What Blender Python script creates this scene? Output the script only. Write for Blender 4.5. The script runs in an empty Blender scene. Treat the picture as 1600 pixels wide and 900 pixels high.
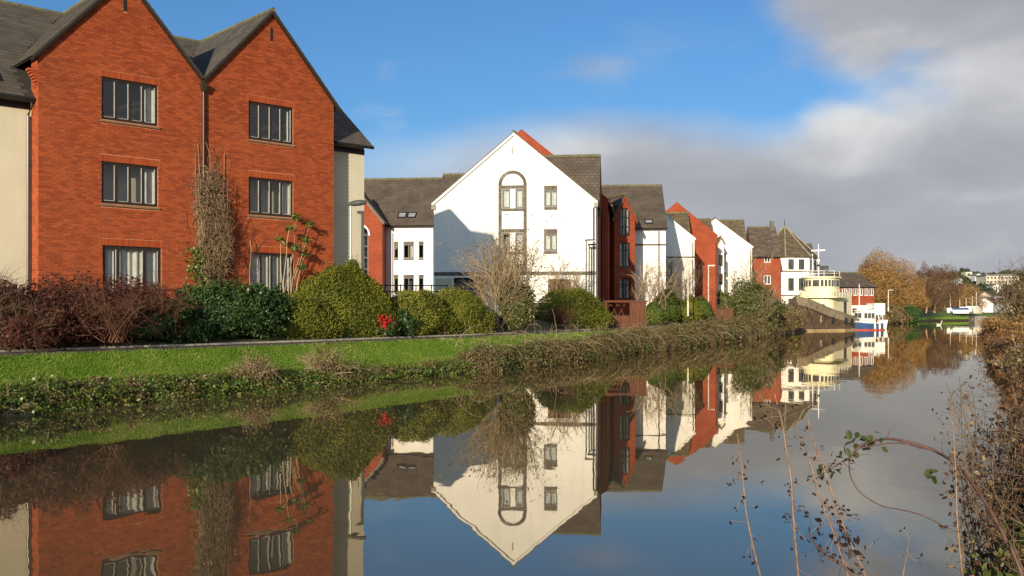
import bpy, math, random
import numpy as np
from mathutils import Vector, Matrix

# ------------------------------------------------------------------ camera, sky, sun, exposure
scene = bpy.context.scene
F, HZ, EYE = 1500.0, 488.0, 2.25          # focal length and horizon in pixels of the 1600x900 photograph, eye height over the water
cam_d = bpy.data.cameras.new('camera'); cam = bpy.data.objects.new('camera', cam_d)
scene.collection.objects.link(cam); scene.camera = cam
cam.location = (0, 0, EYE); cam.rotation_euler = (math.radians(90), 0, 0)
cam_d.sensor_width = 36; cam_d.lens = F/1600*36; cam_d.shift_y = 38/1600
cam_d.clip_start = .05; cam_d.clip_end = 6000
SUN_AZ, SUN_EL = 16.5, 13.2                # degrees left of straight behind the camera, and above the horizon
_a, _e = math.radians(SUN_AZ), math.radians(SUN_EL)
SUNV = Vector((-math.sin(_a)*math.cos(_e), -math.cos(_a)*math.cos(_e), math.sin(_e)))
sun_d = bpy.data.lights.new('sun', 'SUN'); sun = bpy.data.objects.new('sun', sun_d)
scene.collection.objects.link(sun); sun.location = (-30, -60, 40)
sun.rotation_euler = (-SUNV).to_track_quat('-Z', 'Y').to_euler()
sun_d.energy = 4.8; sun_d.angle = math.radians(.53); sun_d.color = (1.0, .85, .63)
scene.view_settings.view_transform = 'Standard'; scene.view_settings.look = 'None'
scene.view_settings.exposure = 0.45; scene.view_settings.gamma = 1.0
scene.render.resolution_x, scene.render.resolution_y = 1024, 576

world = bpy.data.worlds.new('World'); scene.world = world; world.use_nodes = True
def build_world():
    nt = world.node_tree; N = nt.nodes; L = nt.links; N.clear()
    def nd(t, **k):
        n = N.new(t)
        for a, b in k.items(): setattr(n, a, b)
        return n
    def val(x):
        return x
    def math_(op, a, b=None, c=None, clamp=False):
        n = nd('ShaderNodeMath', operation=op, use_clamp=clamp)
        for i, v in enumerate((a, b, c)):
            if v is None: continue
            if isinstance(v, (int, float)): n.inputs[i].default_value = v
            else: L.new(v, n.inputs[i])
        return n.outputs[0]
    def smooth(x, lo, hi):
        n = nd('ShaderNodeMapRange', interpolation_type='SMOOTHSTEP')
        L.new(x, n.inputs[0]); n.inputs[1].default_value = lo; n.inputs[2].default_value = hi
        return n.outputs[0]
    def noise(vec, scale, detail, rough=.55, dist=0.0):
        n = nd('ShaderNodeTexNoise'); L.new(vec, n.inputs['Vector'])
        n.inputs['Scale'].default_value = scale; n.inputs['Detail'].default_value = detail
        n.inputs['Roughness'].default_value = rough; n.inputs['Distortion'].default_value = dist
        return n.outputs['Fac']
    out = nd('ShaderNodeOutputWorld'); bg = nd('ShaderNodeBackground'); bg.inputs[1].default_value = SKY_STRENGTH
    sky = nd('ShaderNodeTexSky', sky_type='NISHITA'); sky.sun_disc = False
    sky.sun_elevation = math.radians(SUN_EL); sky.sun_rotation = math.radians(180+SUN_AZ)
    sky.air_density = 1.0; sky.dust_density = 1.5; sky.ozone_density = 3.0; sky.altitude = 0
    tc = nd('ShaderNodeTexCoord'); sep = nd('ShaderNodeSeparateXYZ'); L.new(tc.outputs['Generated'], sep.inputs[0])
    dx, dy, dz = sep.outputs
    st = nd('ShaderNodeVectorMath', operation='MULTIPLY'); L.new(tc.outputs['Generated'], st.inputs[0]); st.inputs[1].default_value = (1, 1, 2.2)
    v = st.outputs[0]
    n1 = noise(v, 3.0, 4, .45, .2); n2 = noise(v, 5.5, 5, .48, .3); n3 = noise(v, 1.9, 3, .5)
    # low bank of stratus: its top edge wavers with the noise and is firmer to the right
    wob = math_('MULTIPLY', math_('SUBTRACT', n1, .5), .10)
    top = math_('ADD', math_('ADD', .186, wob), math_('MULTIPLY', math_('MINIMUM', dx, .2), .06))
    low = smooth(math_('SUBTRACT', top, dz), -.012, .04)
    low = math_('MULTIPLY', low, smooth(dx, -.30, .05))
    # heap cloud overhead, thicker to the right
    hb = math_('ADD', n1, math_('MULTIPLY', smooth(dx, -.02, .44), .42))
    hb = math_('ADD', hb, math_('MULTIPLY', smooth(dz, .20, .30), .12))
    heap = smooth(hb, .70, .86)
    wisp = math_('MULTIPLY', smooth(n2, .60, .80), .45)
    dens = math_('MAXIMUM', math_('MAXIMUM', low, heap), math_('MULTIPLY', wisp, smooth(dz, .45, .1)), clamp=True)
    dens = math_('MULTIPLY', dens, .97)
    # lit and shaded cloud
    ramp = nd('ShaderNodeValToRGB'); cr = ramp.color_ramp
    cr.elements[0].position = .40; cr.elements[0].color = (.25, .26, .29, 1)
    cr.elements[1].position = .74; cr.elements[1].color = (.60, .595, .585, 1)
    e = cr.elements.new(.56); e.color = (.33, .335, .36, 1)
    thick = math_('SUBTRACT', 1.0, smooth(hb, .76, 1.02))                      # thin cloud lets more light through
    rim = math_('MULTIPLY', smooth(dz, .06, .20), math_('MULTIPLY', smooth(math_('SUBTRACT', top, dz), .09, -.01), .10))
    sh = math_('ADD', math_('ADD', math_('MULTIPLY', n2, .50), math_('MULTIPLY', n3, .40)), math_('ADD', math_('MULTIPLY', thick, .05), math_('ADD', rim, math_('SUBTRACT', .055, math_('MULTIPLY', smooth(dz, .17, .29), .13)))))
    L.new(sh, ramp.inputs[0])
    sc = nd('ShaderNodeVectorMath', operation='SCALE'); L.new(ramp.outputs[0], sc.inputs[0]); sc.inputs['Scale'].default_value = CLOUD_GAIN/SKY_STRENGTH
    tint = nd('ShaderNodeVectorMath', operation='MULTIPLY'); L.new(sky.outputs[0], tint.inputs[0]); tint.inputs[1].default_value = SKY_TINT
    mix = nd('ShaderNodeMix', data_type='RGBA'); L.new(dens, mix.inputs[0]); L.new(tint.outputs[0], mix.inputs[6]); L.new(sc.outputs[0], mix.inputs[7])
    L.new(mix.outputs[2], bg.inputs[0]); L.new(bg.outputs[0], out.inputs[0])
SKY_STRENGTH = .10; CLOUD_GAIN = .98; SKY_TINT = (.56, .85, 1.10)
build_world()

# ------------------------------------------------------------------ helpers
C = scene.collection
rng = np.random.default_rng(7); random.seed(7)
SPACE = {}; FINE = {'seed_heads', 'twigs', 'flowers', 'dead_leaves', 'thorns', 'buds', 'pale_leaves'}
def P(px, py, Y): return Vector(((px-800)/F*Y, Y, EYE+(HZ-py)/F*Y))
def thing(name, label, cat, loc=(0,0,0), rotz=0, group=None, space='z', kind=None):
    o = bpy.data.objects.new(name, None); C.objects.link(o); o.empty_display_size = .3
    o.location = loc; o.rotation_euler = (0,0,rotz)
    o['label'] = label; o['category'] = cat
    if group: o['group'] = group
    if kind: o['kind'] = kind
    SPACE[o.name] = space
    return o
def tag(o, label, cat, group=None, kind=None):
    o['label'] = label; o['category'] = cat
    if group: o['group'] = group
    if kind: o['kind'] = kind
    return o
def link(name, me, mat, parent=None, loc=None):
    o = bpy.data.objects.new(name, me); C.objects.link(o)
    if mat is not None:
        if not me.materials: me.materials.append(mat)
    if parent is not None:
        o.parent = parent
        sp = SPACE.get(parent.name)
        if sp == 'z': o.location.z = -parent.location.z
        elif sp == 'world': o.location = -parent.location
    if loc is not None: o.location = Vector(o.location)+Vector(loc)
    return o
def copy_tree(o, parent=None):
    c = o.copy(); C.objects.link(c); c.parent = parent
    for ch in o.children: copy_tree(ch, c)
    return c
class MB:
    def __init__(s): s.v = []; s.f = []; s.r = []
    def face(s, pts, r=.5):
        i = len(s.v); s.v += [tuple(p) for p in pts]; s.f.append(tuple(range(i, i+len(pts)))); s.r.append(r); return s
    def hexa(s, b, t, r=.5, skip=()):      # bottom four (counter-clockwise from above), top four
        i = len(s.v); s.v += [tuple(p) for p in b]+[tuple(p) for p in t]
        fs = [(3,2,1,0),(4,5,6,7),(0,1,5,4),(1,2,6,5),(2,3,7,6),(3,0,4,7)]
        for k, q in enumerate(fs):
            if k in skip: continue
            s.f.append(tuple(i+j for j in q)); s.r.append(r)
        return s
    def box(s, x0,x1,y0,y1,z0,z1, r=.5, skip=()):
        return s.hexa([(x0,y0,z0),(x1,y0,z0),(x1,y1,z0),(x0,y1,z0)], [(x0,y0,z1),(x1,y0,z1),(x1,y1,z1),(x0,y1,z1)], r, skip)
    def slab(s, p, th):                      # a planar quad or polygon given thickness downwards along its normal
        p = [Vector(q) for q in p]; n = (p[1]-p[0]).cross(p[2]-p[0]).normalized()
        if n.z < 0: p = p[::-1]; n = -n
        q = [a-n*th for a in p]; k = len(p)
        s.face(p); s.face(q[::-1])
        for a in range(k): b = (a+1) % k; s.face([p[a], q[a], q[b], p[b]])
        return s
    def prism(s, poly, y0, y1):              # polygon in x,z pushed from y0 to y1
        k = len(poly)
        s.face([(x,y0,z) for x,z in poly]); s.face([(x,y1,z) for x,z in poly][::-1])
        for a in range(k):
            b = (a+1) % k
            s.face([(poly[a][0],y0,poly[a][1]),(poly[a][0],y1,poly[a][1]),(poly[b][0],y1,poly[b][1]),(poly[b][0],y0,poly[b][1])])
        return s
    def tube(s, pts, r, n=8, caps=True):
        pts = [Vector(p) for p in pts]; rs = r if isinstance(r, (list, tuple)) else [r]*len(pts)
        i0 = len(s.v)
        for k, p in enumerate(pts):
            d = (pts[min(k+1,len(pts)-1)]-pts[max(k-1,0)]).normalized()
            a = d.orthogonal().normalized() if abs(d.z) < .9 else Vector((1,0,0)); a = (a-d*a.dot(d)).normalized(); b = d.cross(a)
            for j in range(n):
                t = 2*math.pi*j/n; s.v.append(tuple(p+(a*math.cos(t)+b*math.sin(t))*rs[k]))
        for k in range(len(pts)-1):
            for j in range(n):
                a = i0+k*n+j; b = i0+k*n+(j+1) % n; s.f.append((a,b,b+n,a+n)); s.r.append(.5)
        if caps:
            s.f.append(tuple(i0+j for j in range(n))[::-1]); s.r.append(.5)
            s.f.append(tuple(i0+(len(pts)-1)*n+j for j in range(n))); s.r.append(.5)
        return s
    def mesh(s, name):
        me = bpy.data.meshes.new(name); me.from_pydata(s.v, [], s.f); me.update()
        a = me.attributes.new('rnd', 'FLOAT', 'FACE'); a.data.foreach_set('value', s.r)
        return me
    def build(s, name, mat, parent=None, smooth=False, loc=None):
        me = s.mesh(name)
        if smooth: me.polygons.foreach_set('use_smooth', [True]*len(me.polygons))
        return link(name, me, mat, parent, loc)
def np_mesh(name, V, Q, mat, parent=None, rnd=None, smooth=False):
    V = np.asarray(V, np.float32); Q = np.asarray(Q, np.int32); m, k = Q.shape
    me = bpy.data.meshes.new(name); me.vertices.add(len(V)); me.vertices.foreach_set('co', V.ravel())
    me.loops.add(m*k); me.loops.foreach_set('vertex_index', Q.ravel())
    me.polygons.add(m); me.polygons.foreach_set('loop_start', np.arange(0, m*k, k, dtype=np.int32))
    if smooth: me.polygons.foreach_set('use_smooth', np.ones(m, bool))
    a = me.attributes.new('rnd', 'FLOAT', 'FACE')
    a.data.foreach_set('value', (rng.random(m) if rnd is None else rnd).astype(np.float32))
    me.update(calc_edges=True); me.validate()
    o = link(name, me, mat, parent)
    if name in FINE: o['kind'] = 'stuff'                # too small to pick apart one by one
    return o
def cat(parts):
    V, Q, R, n = [], [], [], 0
    for v, q, r in parts: V.append(v); Q.append(q+n); R.append(r); n += len(v)
    return np.concatenate(V), np.concatenate(Q), np.concatenate(R)

# ------------------------------------------------------------------ materials
def new_mat(name):
    m = bpy.data.materials.new(name); m.use_nodes = True; nt = m.node_tree; nt.nodes.clear()
    o = nt.nodes.new('ShaderNodeOutputMaterial'); b = nt.nodes.new('ShaderNodeBsdfPrincipled'); nt.links.new(b.outputs[0], o.inputs[0])
    return m, nt, b, o
def rgba(c): return (c[0], c[1], c[2], 1)
def pm(name, c1, c2=None, rough=.8, scale=2.0, detail=5, bump=0.0, bscale=20.0, spec=.3, metal=0.0, attr=False, coord='Object', stretch=(1,1,1), lo=.35, hi=.65, streak=None):
    m, nt, b, o = new_mat(name); N, L = nt.nodes, nt.links
    c2 = c2 or tuple(x*.8 for x in c1)
    tc = N.new('ShaderNodeTexCoord'); mp = N.new('ShaderNodeMapping'); L.new(tc.outputs[coord], mp.inputs[0]); mp.inputs['Scale'].default_value = stretch
    nz = N.new('ShaderNodeTexNoise'); L.new(mp.outputs[0], nz.inputs[0]); nz.inputs['Scale'].default_value = scale; nz.inputs['Detail'].default_value = detail
    src = nz.outputs['Fac']
    if attr:
        at = N.new('ShaderNodeAttribute'); at.attribute_name = 'rnd'
        ad = N.new('ShaderNodeMath'); ad.operation = 'MULTIPLY_ADD'; L.new(at.outputs['Fac'], ad.inputs[0]); ad.inputs[1].default_value = .5
        ml = N.new('ShaderNodeMath'); ml.operation = 'MULTIPLY'; L.new(src, ml.inputs[0]); ml.inputs[1].default_value = .5
        L.new(ml.outputs[0], ad.inputs[2]); src = ad.outputs[0]
    mr = N.new('ShaderNodeMapRange'); L.new(src, mr.inputs[0]); mr.inputs[1].default_value = lo; mr.inputs[2].default_value = hi
    mx = N.new('ShaderNodeMix'); mx.data_type = 'RGBA'; L.new(mr.outputs[0], mx.inputs[0]); mx.inputs[6].default_value = rgba(c1); mx.inputs[7].default_value = rgba(c2)
    col = mx.outputs[2]
    if streak:                                # vertical weather stains
        n2 = N.new('ShaderNodeTexNoise'); mp2 = N.new('ShaderNodeMapping'); L.new(tc.outputs[coord], mp2.inputs[0]); mp2.inputs['Scale'].default_value = (2.5, 2.5, .18)
        L.new(mp2.outputs[0], n2.inputs[0]); n2.inputs['Scale'].default_value = 1.6; n2.inputs['Detail'].default_value = 6
        r2 = N.new('ShaderNodeMapRange'); L.new(n2.outputs['Fac'], r2.inputs[0]); r2.inputs[1].default_value = .5; r2.inputs[2].default_value = .75; r2.inputs[4].default_value = streak[1]
        m2 = N.new('ShaderNodeMix'); m2.data_type = 'RGBA'; L.new(r2.outputs[0], m2.inputs[0]); L.new(col, m2.inputs[6]); m2.inputs[7].default_value = rgba(streak[0]); col = m2.outputs[2]
    L.new(col, b.inputs['Base Color']); b.inputs['Roughness'].default_value = rough
    b.inputs['Specular IOR Level'].default_value = spec; b.inputs['Metallic'].default_value = metal
    if bump:
        n3 = N.new('ShaderNodeTexNoise'); L.new(mp.outputs[0], n3.inputs[0]); n3.inputs['Scale'].default_value = bscale; n3.inputs['Detail'].default_value = 5
        bp = N.new('ShaderNodeBump'); bp.inputs['Strength'].default_value = bump; bp.inputs['Distance'].default_value = .02
        L.new(n3.outputs['Fac'], bp.inputs['Height']); L.new(bp.outputs[0], b.inputs['Normal'])
    return m
def leaf_mat(name, c1, c2, c3=None, trans=.25, rough=.55, spec=.25):
    m, nt, b, o = new_mat(name); N, L = nt.nodes, nt.links
    at = N.new('ShaderNodeAttribute'); at.attribute_name = 'rnd'
    rp = N.new('ShaderNodeValToRGB'); L.new(at.outputs['Fac'], rp.inputs[0])
    rp.color_ramp.elements[0].color = rgba(c1); rp.color_ramp.elements[1].color = rgba(c3 or c2)
    if c3: e = rp.color_ramp.elements.new(.6); e.color = rgba(c2)
    L.new(rp.outputs[0], b.inputs['Base Color']); b.inputs['Roughness'].default_value = rough; b.inputs['Specular IOR Level'].default_value = spec
    tr = N.new('ShaderNodeBsdfTranslucent'); L.new(rp.outputs[0], tr.inputs[0])
    mx = N.new('ShaderNodeMixShader'); mx.inputs[0].default_value = trans
    L.new(b.outputs[0], mx.inputs[1]); L.new(tr.outputs[0], mx.inputs[2]); L.new(mx.outputs[0], o.inputs[0])
    return m
def tile_mat(name, c1, c2, w, h, lichen=None, la=.3):
    """roof covering too far off to pick its tiles apart: coursed relief and patchy colour"""
    m, nt, b, o = new_mat(name); N, L = nt.nodes, nt.links
    uv = N.new('ShaderNodeUVMap')
    br = N.new('ShaderNodeTexBrick'); L.new(uv.outputs[0], br.inputs[0])
    br.inputs['Color1'].default_value = rgba(c1); br.inputs['Color2'].default_value = rgba(c2); br.inputs['Mortar'].default_value = rgba([x*.45 for x in c1])
    br.inputs['Scale'].default_value = 1; br.inputs['Brick Width'].default_value = w; br.inputs['Row Height'].default_value = h
    br.inputs['Mortar Size'].default_value = .018; br.inputs['Mortar Smooth'].default_value = .3
    col = br.outputs['Color']
    nz = N.new('ShaderNodeTexNoise'); L.new(uv.outputs[0], nz.inputs[0]); nz.inputs['Scale'].default_value = .8; nz.inputs['Detail'].default_value = 6
    mr = N.new('ShaderNodeMapRange'); L.new(nz.outputs['Fac'], mr.inputs[0]); mr.inputs[1].default_value = .3; mr.inputs[2].default_value = .7; mr.inputs[3].default_value = .75; mr.inputs[4].default_value = 1.25
    mu = N.new('ShaderNodeVectorMath'); mu.operation = 'SCALE'; L.new(col, mu.inputs[0]); L.new(mr.outputs[0], mu.inputs['Scale']); col = mu.outputs[0]
    if lichen:
        n2 = N.new('ShaderNodeTexNoise'); mp = N.new('ShaderNodeMapping'); L.new(uv.outputs[0], mp.inputs[0]); mp.inputs['Scale'].default_value = (.7, 2.2, 1)
        L.new(mp.outputs[0], n2.inputs[0]); n2.inputs['Scale'].default_value = 1.6; n2.inputs['Detail'].default_value = 7
        r2 = N.new('ShaderNodeMapRange'); L.new(n2.outputs['Fac'], r2.inputs[0]); r2.inputs[1].default_value = .52; r2.inputs[2].default_value = .72; r2.inputs[4].default_value = la
        m2 = N.new('ShaderNodeMix'); m2.data_type = 'RGBA'; L.new(r2.outputs[0], m2.inputs[0]); L.new(col, m2.inputs[6]); m2.inputs[7].default_value = rgba(lichen); col = m2.outputs[2]
    L.new(col, b.inputs['Base Color']); b.inputs['Roughness'].default_value = .75; b.inputs['Specular IOR Level'].default_value = .3
    bp = N.new('ShaderNodeBump'); bp.inputs['Strength'].default_value = .6; bp.inputs['Distance'].default_value = .02
    iv = N.new('ShaderNodeMath'); iv.operation = 'SUBTRACT'; iv.inputs[0].default_value = 1; L.new(br.outputs['Fac'], iv.inputs[1]); L.new(iv.outputs[0], bp.inputs['Height'])
    L.new(bp.outputs[0], b.inputs['Normal'])
    return m
def brick_mat(name, c1, c2, mortar, w=.225, h=.075):
    """brickwork too far off to pick its bricks apart"""
    m, nt, b, o = new_mat(name); N, L = nt.nodes, nt.links
    tc = N.new('ShaderNodeTexCoord'); sp = N.new('ShaderNodeSeparateXYZ'); L.new(tc.outputs['Object'], sp.inputs[0])
    ad = N.new('ShaderNodeMath'); L.new(sp.outputs[0], ad.inputs[0]); L.new(sp.outputs[1], ad.inputs[1])
    cb = N.new('ShaderNodeCombineXYZ'); L.new(ad.outputs[0], cb.inputs[0]); L.new(sp.outputs[2], cb.inputs[1])
    br = N.new('ShaderNodeTexBrick'); L.new(cb.outputs[0], br.inputs[0])
    br.inputs['Color1'].default_value = rgba(c1); br.inputs['Color2'].default_value = rgba(c2); br.inputs['Mortar'].default_value = rgba(mortar)
    br.inputs['Scale'].default_value = 1; br.inputs['Brick Width'].default_value = w; br.inputs['Row Height'].default_value = h; br.inputs['Mortar Size'].default_value = .008
    nz = N.new('ShaderNodeTexNoise'); L.new(tc.outputs['Object'], nz.inputs[0]); nz.inputs['Scale'].default_value = .7; nz.inputs['Detail'].default_value = 6
    mr = N.new('ShaderNodeMapRange'); L.new(nz.outputs['Fac'], mr.inputs[0]); mr.inputs[1].default_value = .3; mr.inputs[2].default_value = .7; mr.inputs[3].default_value = .78; mr.inputs[4].default_value = 1.15
    mu = N.new('ShaderNodeVectorMath'); mu.operation = 'SCALE'; L.new(br.outputs['Color'], mu.inputs[0]); L.new(mr.outputs[0], mu.inputs['Scale'])
    L.new(mu.outputs[0], b.inputs['Base Color']); b.inputs['Roughness'].default_value = .88; b.inputs['Specular IOR Level'].default_value = .15
    return m
def glass_mat(name, tint=(.88,.88,.88)):
    m, nt, b, o = new_mat(name); N, L = nt.nodes, nt.links; N.remove(b)
    tr = N.new('ShaderNodeBsdfTransparent'); tr.inputs[0].default_value = rgba(tint)
    gl = N.new('ShaderNodeBsdfGlossy'); gl.inputs['Roughness'].default_value = .02; gl.inputs[0].default_value = (.9,.92,.95,1)
    lw = N.new('ShaderNodeLayerWeight'); pw = N.new('ShaderNodeMath'); pw.operation = 'POWER'; L.new(lw.outputs['Facing'], pw.inputs[0]); pw.inputs[1].default_value = 4
    fr = N.new('ShaderNodeMath'); fr.operation = 'MULTIPLY_ADD'; L.new(pw.outputs[0], fr.inputs[0]); fr.inputs[1].default_value = .9; fr.inputs[2].default_value = .045
    mx = N.new('ShaderNodeMixShader'); L.new(fr.outputs[0], mx.inputs[0]); L.new(tr.outputs[0], mx.inputs[1]); L.new(gl.outputs[0], mx.inputs[2]); L.new(mx.outputs[0], o.inputs[0])
    return m
M = {}
M['brick'] = pm('red_brick', (.37,.080,.027), (.225,.044,.018), rough=.9, scale=.9, attr=True, spec=.12, streak=((.22,.07,.035), .3), lo=.25, hi=.75, bump=.25, bscale=60)
M['mortar'] = pm('mortar', (.48,.22,.12), (.38,.16,.085), rough=.95, scale=6, spec=.1)
M['brickfar'] = brick_mat('red_brick_far', (.30,.060,.025), (.23,.043,.020), (.25,.08,.046))
M['darkbrick'] = pm('blue_black_brick', (.085,.075,.068), (.15,.13,.11), rough=.85, scale=8, attr=True)
M['cream'] = pm('cream_render', (.57,.53,.41), (.53,.49,.375), rough=.9, scale=.9, bump=.08, bscale=90, spec=.15, streak=((.40,.36,.27), .25))
M['white'] = pm('white_render', (.82,.80,.76), (.77,.75,.71), rough=.9, scale=.6, bump=.06, bscale=80, spec=.15, streak=((.56,.53,.46), .30))
M['slate'] = pm('grey_slate', (.062,.054,.045), (.105,.090,.070), rough=.72, scale=1.1, attr=True, spec=.35, bump=.2, bscale=40, lo=.2, hi=.8)
M['slatebase'] = pm('slate_batten', (.04,.035,.03), rough=.9)
M['ridge'] = pm('ridge_tile', (.16,.15,.075), (.09,.085,.06), rough=.85, scale=5)
M['tile'] = tile_mat('brown_tile', (.105,.082,.062), (.085,.066,.050), .33, .30)
M['tilelich'] = tile_mat('brown_tile_lichen', (.115,.088,.055), (.085,.063,.042), .33, .30, lichen=(.27,.23,.11), la=.55)
M['tilelich2'] = tile_mat('brown_tile_grey_lichen', (.11,.082,.058), (.08,.06,.045), .33, .30, lichen=(.28,.25,.20), la=.5)
M['frame'] = pm('dark_brown_frame', (.020,.013,.010), (.028,.018,.013), rough=.45, spec=.4)
M['whiteframe'] = pm('white_frame', (.78,.77,.74), rough=.5)
M['glass'] = glass_mat('window_glass')
M['glassdark'] = glass_mat('dim_window_glass', (.35,.35,.37))
M['curtain'] = pm('curtain_cloth', (.72,.72,.64), (.60,.60,.52), rough=.9, scale=6)
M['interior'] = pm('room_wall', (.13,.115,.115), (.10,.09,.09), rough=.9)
M['pipe'] = pm('brown_pipe', (.045,.028,.020), rough=.35, spec=.5)
M['gutter'] = pm('black_gutter', (.02,.018,.017), rough=.4)
M['bargeboard'] = pm('barge_board', (.30,.26,.20), (.2,.17,.13), rough=.7)
M['sill'] = pm('brick_sill', (.22,.13,.075), (.17,.10,.06), rough=.85, scale=6)
M['steel'] = pm('galvanised_steel', (.42,.42,.40), (.34,.34,.33), rough=.45, metal=.3, scale=6)
M['palepost'] = pm('pale_painted_post', (.66,.63,.55), rough=.5)
M['darkpost'] = pm('dark_painted_post', (.07,.075,.07), rough=.5)
M['rail'] = pm('brown_railing', (.05,.025,.02), rough=.5)
M['timber'] = pm('rust_brown_timber', (.13,.046,.022), (.08,.03,.016), rough=.75, scale=3, stretch=(4,4,.5))
M['twig'] = pm('twig_bark', (.20,.14,.085), (.13,.09,.055), rough=.9, attr=True)
M['twigpale'] = pm('pale_twig_bark', (.40,.31,.19), (.24,.17,.10), rough=.9, attr=True)
M['twigred'] = pm('maroon_twig', (.085,.032,.022), (.16,.075,.045), rough=.85, attr=True)
M['bark'] = pm('grey_bark', (.16,.125,.09), (.10,.08,.055), rough=.95, scale=5, attr=True)
M['paneflat'] = pm('dark_window_pane', (.05,.05,.055), (.09,.09,.095), rough=.1, spec=.6)
M['panelgrey'] = pm('grey_render_panel', (.62,.58,.52), (.55,.52,.46), rough=.9, scale=.8)
M['climbtwig'] = pm('climber_stem', (.36,.255,.15), (.17,.11,.065), rough=.9, attr=True, lo=.2, hi=.8)
M['sunlit_edge'] = pm('painted_sunlit_edge', (.42,.41,.39), rough=.5)  # pale colour stands in for sunlight on the window reveals

# ------------------------------------------------------------------ ground, banks, water
def smooth_line(pts, n):
    p = np.array(pts, float); q = []
    for i in range(len(p)-1):
        a = p[max(i-1,0)]; b = p[i]; c = p[i+1]; d = p[min(i+2,len(p)-1)]
        for t in np.linspace(0, 1, n, endpoint=False):
            q.append(.5*((2*b)+(-a+c)*t+(2*a-5*b+4*c-d)*t*t+(-a+3*b-3*c+d)*t**3))
    q.append(p[-1]); return np.array(q)
WPX = [(-420,700),(-200,672),(0,650),(250,626),(425,611),(522,602),(603,595),(680,587),(759,579),(828,572),(900,564),(987,553),(1112,537),(1206,525),(1258,518),(1330,511.5),(1385,507),(1425,504)]
def wpt(x, y): Y = EYE*F/(y-HZ); return ((x-800)/F*Y, Y)
WL = [(-60,-50),(-34,-5)]+[wpt(*p) for p in WPX]+[(112,252),(150,268),(230,285),(420,300),(900,330)]
WL = smooth_line(WL, 7)
_seg = np.diff(WL, axis=0); _seg_n = np.stack([-_seg[:,1], _seg[:,0]], 1); _seg_n /= np.linalg.norm(_seg_n, axis=1)[:,None]
def bank_off(x, y):
    """signed distance from the waterline, positive on the far (left) bank"""
    p = np.array((x, y)); a = WL[:-1]; t = np.clip(((p-a)*_seg).sum(1)/(_seg**2).sum(1), 0, 1)
    d = p-(a+_seg*t[:,None]); k = np.argmin((d**2).sum(1)); return math.copysign(math.hypot(*d[k]), (d[k]*_seg_n[k]).sum())
PROF_O = [-3, -.6, 0, .25, .6, 1.2, 2.2, 3.5, 3.65, 5.2, 7.0, 12, 1800]
PROF_Z = [-1.2, -.5, -.05, .26, .50, .78, 1.17, 1.23, 1.28, 1.75, 2.15, 2.2, 2.2]
def lip(x):                                    # the bank is lower where the lawn runs down to the water
    return 1-.5*math.exp(-((x+5.2)/3.2)**2)
def bank_z(o, x=0):
    z = float(np.interp(o, PROF_O, PROF_Z))
    if 0 < o < 2.2: z *= 1-(1-lip(x))*(1-o/2.2)
    return z
def on_bank(px, off):
    """point on the photograph's vertical px that lies off metres in from the waterline"""
    lo, hi = 12., 300.; r = (px-800)/F
    for _ in range(280):
        if bank_off(r*(lo+1), lo+1) > off: break
        lo += 1
    hi = lo+1
    for _ in range(40):
        m = (lo+hi)/2
        if bank_off(r*m, m) > off: hi = m
        else: lo = m
    return Vector((r*hi, hi, bank_z(off, r*hi)))

M['lawn'] = pm('lawn_grass', (.115,.225,.02), (.20,.265,.045), rough=.9, scale=.9, detail=8, bump=.9, bscale=25, spec=.1)
M['soil'] = pm('bank_soil', (.045,.033,.02), (.03,.024,.015), rough=.95, scale=3, bump=.8, bscale=10)
M['roughgrass'] = pm('rough_bank_grass', (.06,.085,.02), (.10,.075,.035), rough=.95, scale=1.2, detail=8, bump=.9, bscale=18, spec=.1)
M['path'] = pm('tarmac_path', (.115,.095,.078), (.085,.07,.058), rough=.9, scale=3, bump=.3, bscale=60, spec=.2)
M['kerb'] = pm('path_edging', (.42,.38,.32), (.3,.27,.22), rough=.85, scale=4)
M['ground'] = pm('far_ground', (.06,.075,.03), (.09,.08,.045), rough=.95, scale=.05)
def strip(name, offs, zs, mat, line=None, nrm=None, zfun=None, kind='structure', parent=None, sub=1):
    line = WL if line is None else line
    d = np.gradient(line, axis=0); n = np.stack([-d[:,1], d[:,0]], 1); n /= np.linalg.norm(n, axis=1)[:,None]
    if nrm is not None: n = n*nrm
    V, Q = [], []; k = len(offs); zs = zs or [0]*k
    for i, p in enumerate(line):
        for o, z in zip(offs, zs):
            if o > 30: q = p+n[i]*30+np.array((-.5,.87) if nrm is None else (.9,-.3))*(o-30)
            else: q = p+n[i]*o
            V.append((q[0], q[1], zfun(o, q[0]) if zfun else z))
    for i in range(len(line)-1):
        for j in range(k-1):
            a = i*k+j; f = (a, a+k, a+k+1, a+1); Q.append(f if nrm is None else f[::-1])
    o = np_mesh(name, np.array(V), np.array(Q), mat, parent, smooth=True)
    if parent is None and kind: o['kind'] = kind
    return o
soil = strip('bank_earth', [-3,-.6,0,.25,.45], None, M['soil'], zfun=bank_z)
lawn = strip('lawn', [.43,.6,.9,1.2,1.7,2.22], None, M['lawn'], zfun=lambda o,x: bank_z(o,x)+.012)
path = strip('path', [2.2,2.6,3.1,3.52], None, M['path'], zfun=bank_z)
kerb = strip('path_edging', [3.46,3.461,3.54,3.541], [1.20,1.285,1.285,1.20], M['kerb'])
verge = strip('terrace_ground', [3.5,3.65,5.2,7,12,30,80,1800], None, M['ground'], zfun=bank_z)
sheet = MB().face([(-4000,-4000,-2.0),(4000,-4000,-2.0),(4000,4500,-2.0),(-4000,4500,-2.0)]).build('ground', M['ground']); sheet['kind'] = 'structure'
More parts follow.
